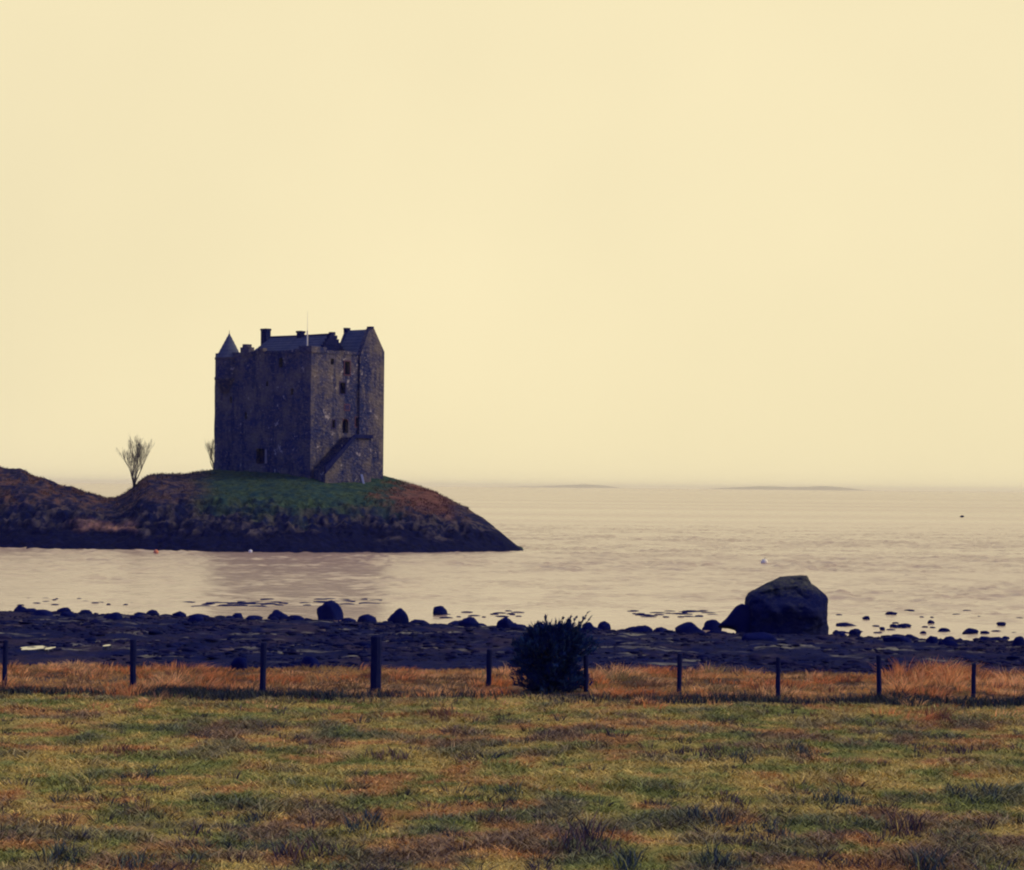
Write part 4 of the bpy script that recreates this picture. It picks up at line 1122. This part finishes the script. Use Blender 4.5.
# ------------------------------------------------------------------ bare trees on the island
def bare_tree(base, H, spread, seed, label, lean=0.0, stems=1, levels=5, cat='tree', name='bare_tree', first=0.27):
    r = random.Random(seed); root = empty(name, base); tr = MB(); cr = MB()
    def grow(p, d, ln, rad, lev):
        pts = [p]; q = p.copy(); dd = d.copy()
        for k in range(3):
            dd = (dd + Vector((r.uniform(-.12, .12), r.uniform(-.12, .12), r.uniform(0, .10)))).normalized(); q = q + dd * ln / 3; pts.append(q.copy())
        (tr if lev <= 1 else cr).tube(pts, [rad, rad * .88, rad * .76, rad * .62], 6 if lev < 2 else 4, cap=False)
        if lev >= levels: return
        for k in range(3 if lev < 4 else 2):
            a = r.uniform(0, 2 * math.pi); sp = r.uniform(.25, .6) * spread
            nd = (dd + Vector((math.cos(a) * sp, math.sin(a) * sp, 0.12))).normalized()
            st = pts[3] if k == 0 else pts[r.choice((1, 2, 3))]
            grow(st, nd, (ln if lev else H * 0.27) * r.uniform(.62, .85), max(rad * .55, 0.008), lev + 1)
    for s_ in range(stems):
        d = Vector((lean + (r.uniform(-.35, .35) if stems > 1 else 0), r.uniform(-.1, .1), 1)).normalized()
        grow(Vector((0.12 * s_, 0, -0.3)), d, H * first, H * 0.019, 0)
    tr.build('trunk', M['bark'], root); cr.build('crown', M['twig'], root)
    tag(root, label, cat)
    return root
b_ = isl(134, 299, True)
bare_tree(b_, 7.6, 0.72, 27, 'bare leafless tree standing in the saddle of the islet left of the castle', -0.02, 2, 7, first=0.15)
b_ = isl(214.5, 318, True)
bare_tree(b_, 5.2, 1.0, 12, 'bare bush half hidden behind the left wall of the castle', -0.12, 2, 5, 'bush', 'bare_bush')
b_ = isl(155.5, 301, True)
bare_tree(b_, 0.9, 0.9, 13, 'tiny bare shrub on the brow between tree and castle', -0.5, 2, 2, 'shrub', 'bare_shrub')
b_ = isl(392, 310.5, True)
bare_tree(b_, 0.75, 1.2, 14, 'low bare shrub at the right foot of the castle', 0.2, 3, 3, 'shrub', 'bare_shrub')
# bracken and rough grass that fringe the islet
n = 60000
y = g.uniform(276, 312, n); px_ = g.uniform(-60, 470, n); x = (px_ - 512) / FPX * y
zi, pi_, si, zti = island_z(x, y)
ci = island_col(x, y, zi, pi_, si)
redness = ci[:, 0] / (ci[:, 2] + 1e-6)
k = (zi > 3.4) & (si > 0.3) & (redness > 0.85) & (si < 1.3) & (fbm(x * 0.5, y * 0.5, 87, 3) > 0.46)
x, y, zi, ci = x[k], y[k], zi[k], ci[k]; n = len(x)
tag(grass_obj('bracken', [blades(n, x, y, zi, 0.12 + 0.22 * g.random(n), 0.05 + 0.05 * g.random(n), 1.0, ci * g.normal(1.25, 0.35, (n, 1)).clip(.5, 2.2), 6)]),
    'brown bracken and heather on the slopes of the castle islet', 'bracken', kind='stuff')

# ------------------------------------------------------------------ buoys
def buoy(px, py, rpx, mat, label, ring=True):
    q = PZ(px, py, 0.0); mpx = q.y / FPX; r_ = rpx * mpx
    q.z += 0.25 * r_; o = empty('mooring_buoy', q)
    mb = MB(); mb.lathe([(0.02 * r_, -0.45 * r_), (0.7 * r_, -0.3 * r_), (r_, 0.2 * r_), (0.95 * r_, 0.6 * r_), (0.6 * r_, 1.05 * r_), (0.2 * r_, 1.25 * r_)], 16)
    f_ = mb.build('float', mat, o)
    mb = MB(); mb.tube([(0, 0, 1.2 * r_), (0, 0, 1.55 * r_), (0.2 * r_, 0, 1.6 * r_), (0.2 * r_, 0, 1.2 * r_)], [0.05 * r_] * 4, 5); mb.build('ring', M['dark_stone'], o)
    tag(o, label, 'buoy')
buoy(764.5, 564.5, 3.8, M['cream_paint'], 'white mooring buoy floating above the huge boulder')
buoy(156, 553.5, 2.6, M['orange_plastic'], 'orange mooring buoy off the shore of the islet')
buoy(250.5, 552.5, 2.0, M['white_paint'], 'small white buoy at the foot of the islet below the castle')
shore_rock(962, 515.3, 516.8, 4.5, 'tiny dark rock far out on the open water at right', None, name='skerry', cat='rock', sub=2)

# ------------------------------------------------------------------ far islands
def far_isle(name, D, pts, label):
    """a long low hill with real depth"""
    nx = 90; ny = 14; p0, p1 = pts[0][0], pts[-1][0]
    xs = np.linspace(p0, p1, nx); V = []
    for j in range(ny):
        t_ = j / (ny - 1); h = math.sin(math.pi * t_) ** 0.8
        for px in xs:
            top = np.interp(px, [a for a, _ in pts], [b for _, b in pts])
            y = D + (t_ - 0.5) * 900; hgt = top / FPX * D
            nn = fbm(np.array([px * 0.12]), np.array([t_ * 3]), 91, 4)[0]
            V.append(((px - 512) / FPX * D, y, -2 + (hgt + 2) * h * (0.82 + 0.36 * nn) if top > 0 else -2))
    me = np_mesh(name, V, grid_faces(nx, ny), None, True)
    o = link(name, me, M['far_land'])
    return tag(o, kind='structure')
M['far_land'] = plain('far_land', (0.26, 0.25, 0.22))
far_isle('far_island', 30000, [(700, 0), (722, 1.2), (745, 2.4), (768, 3.6), (790, 2.8), (808, 3.4), (825, 4.2), (845, 2.6), (870, 0)], '')
far_isle('far_hill', 34000, [(480, 0), (540, 1.2), (575, 3.0), (590, 3.4), (605, 2.6), (622, 0)], '')

# ------------------------------------------------------------------ sea haze
hz = MB(); hz.box(-62000, 62000, -500, 62000, -10, 60)
m = bpy.data.materials.new('haze'); m.use_nodes = True
t = m.node_tree; t.nodes.clear()
o_ = N(t, 'ShaderNodeOutputMaterial'); v_ = N(t, 'ShaderNodeVolumePrincipled')
v_.inputs['Color'].default_value = (1.0, 1.0, 1.0, 1); v_.inputs['Density'].default_value = 3.5e-5; v_.inputs['Anisotropy'].default_value = 0.75
t.links.new(v_.outputs['Volume'], o_.inputs['Volume'])
tag(hz.build('haze', m), kind='stuff')
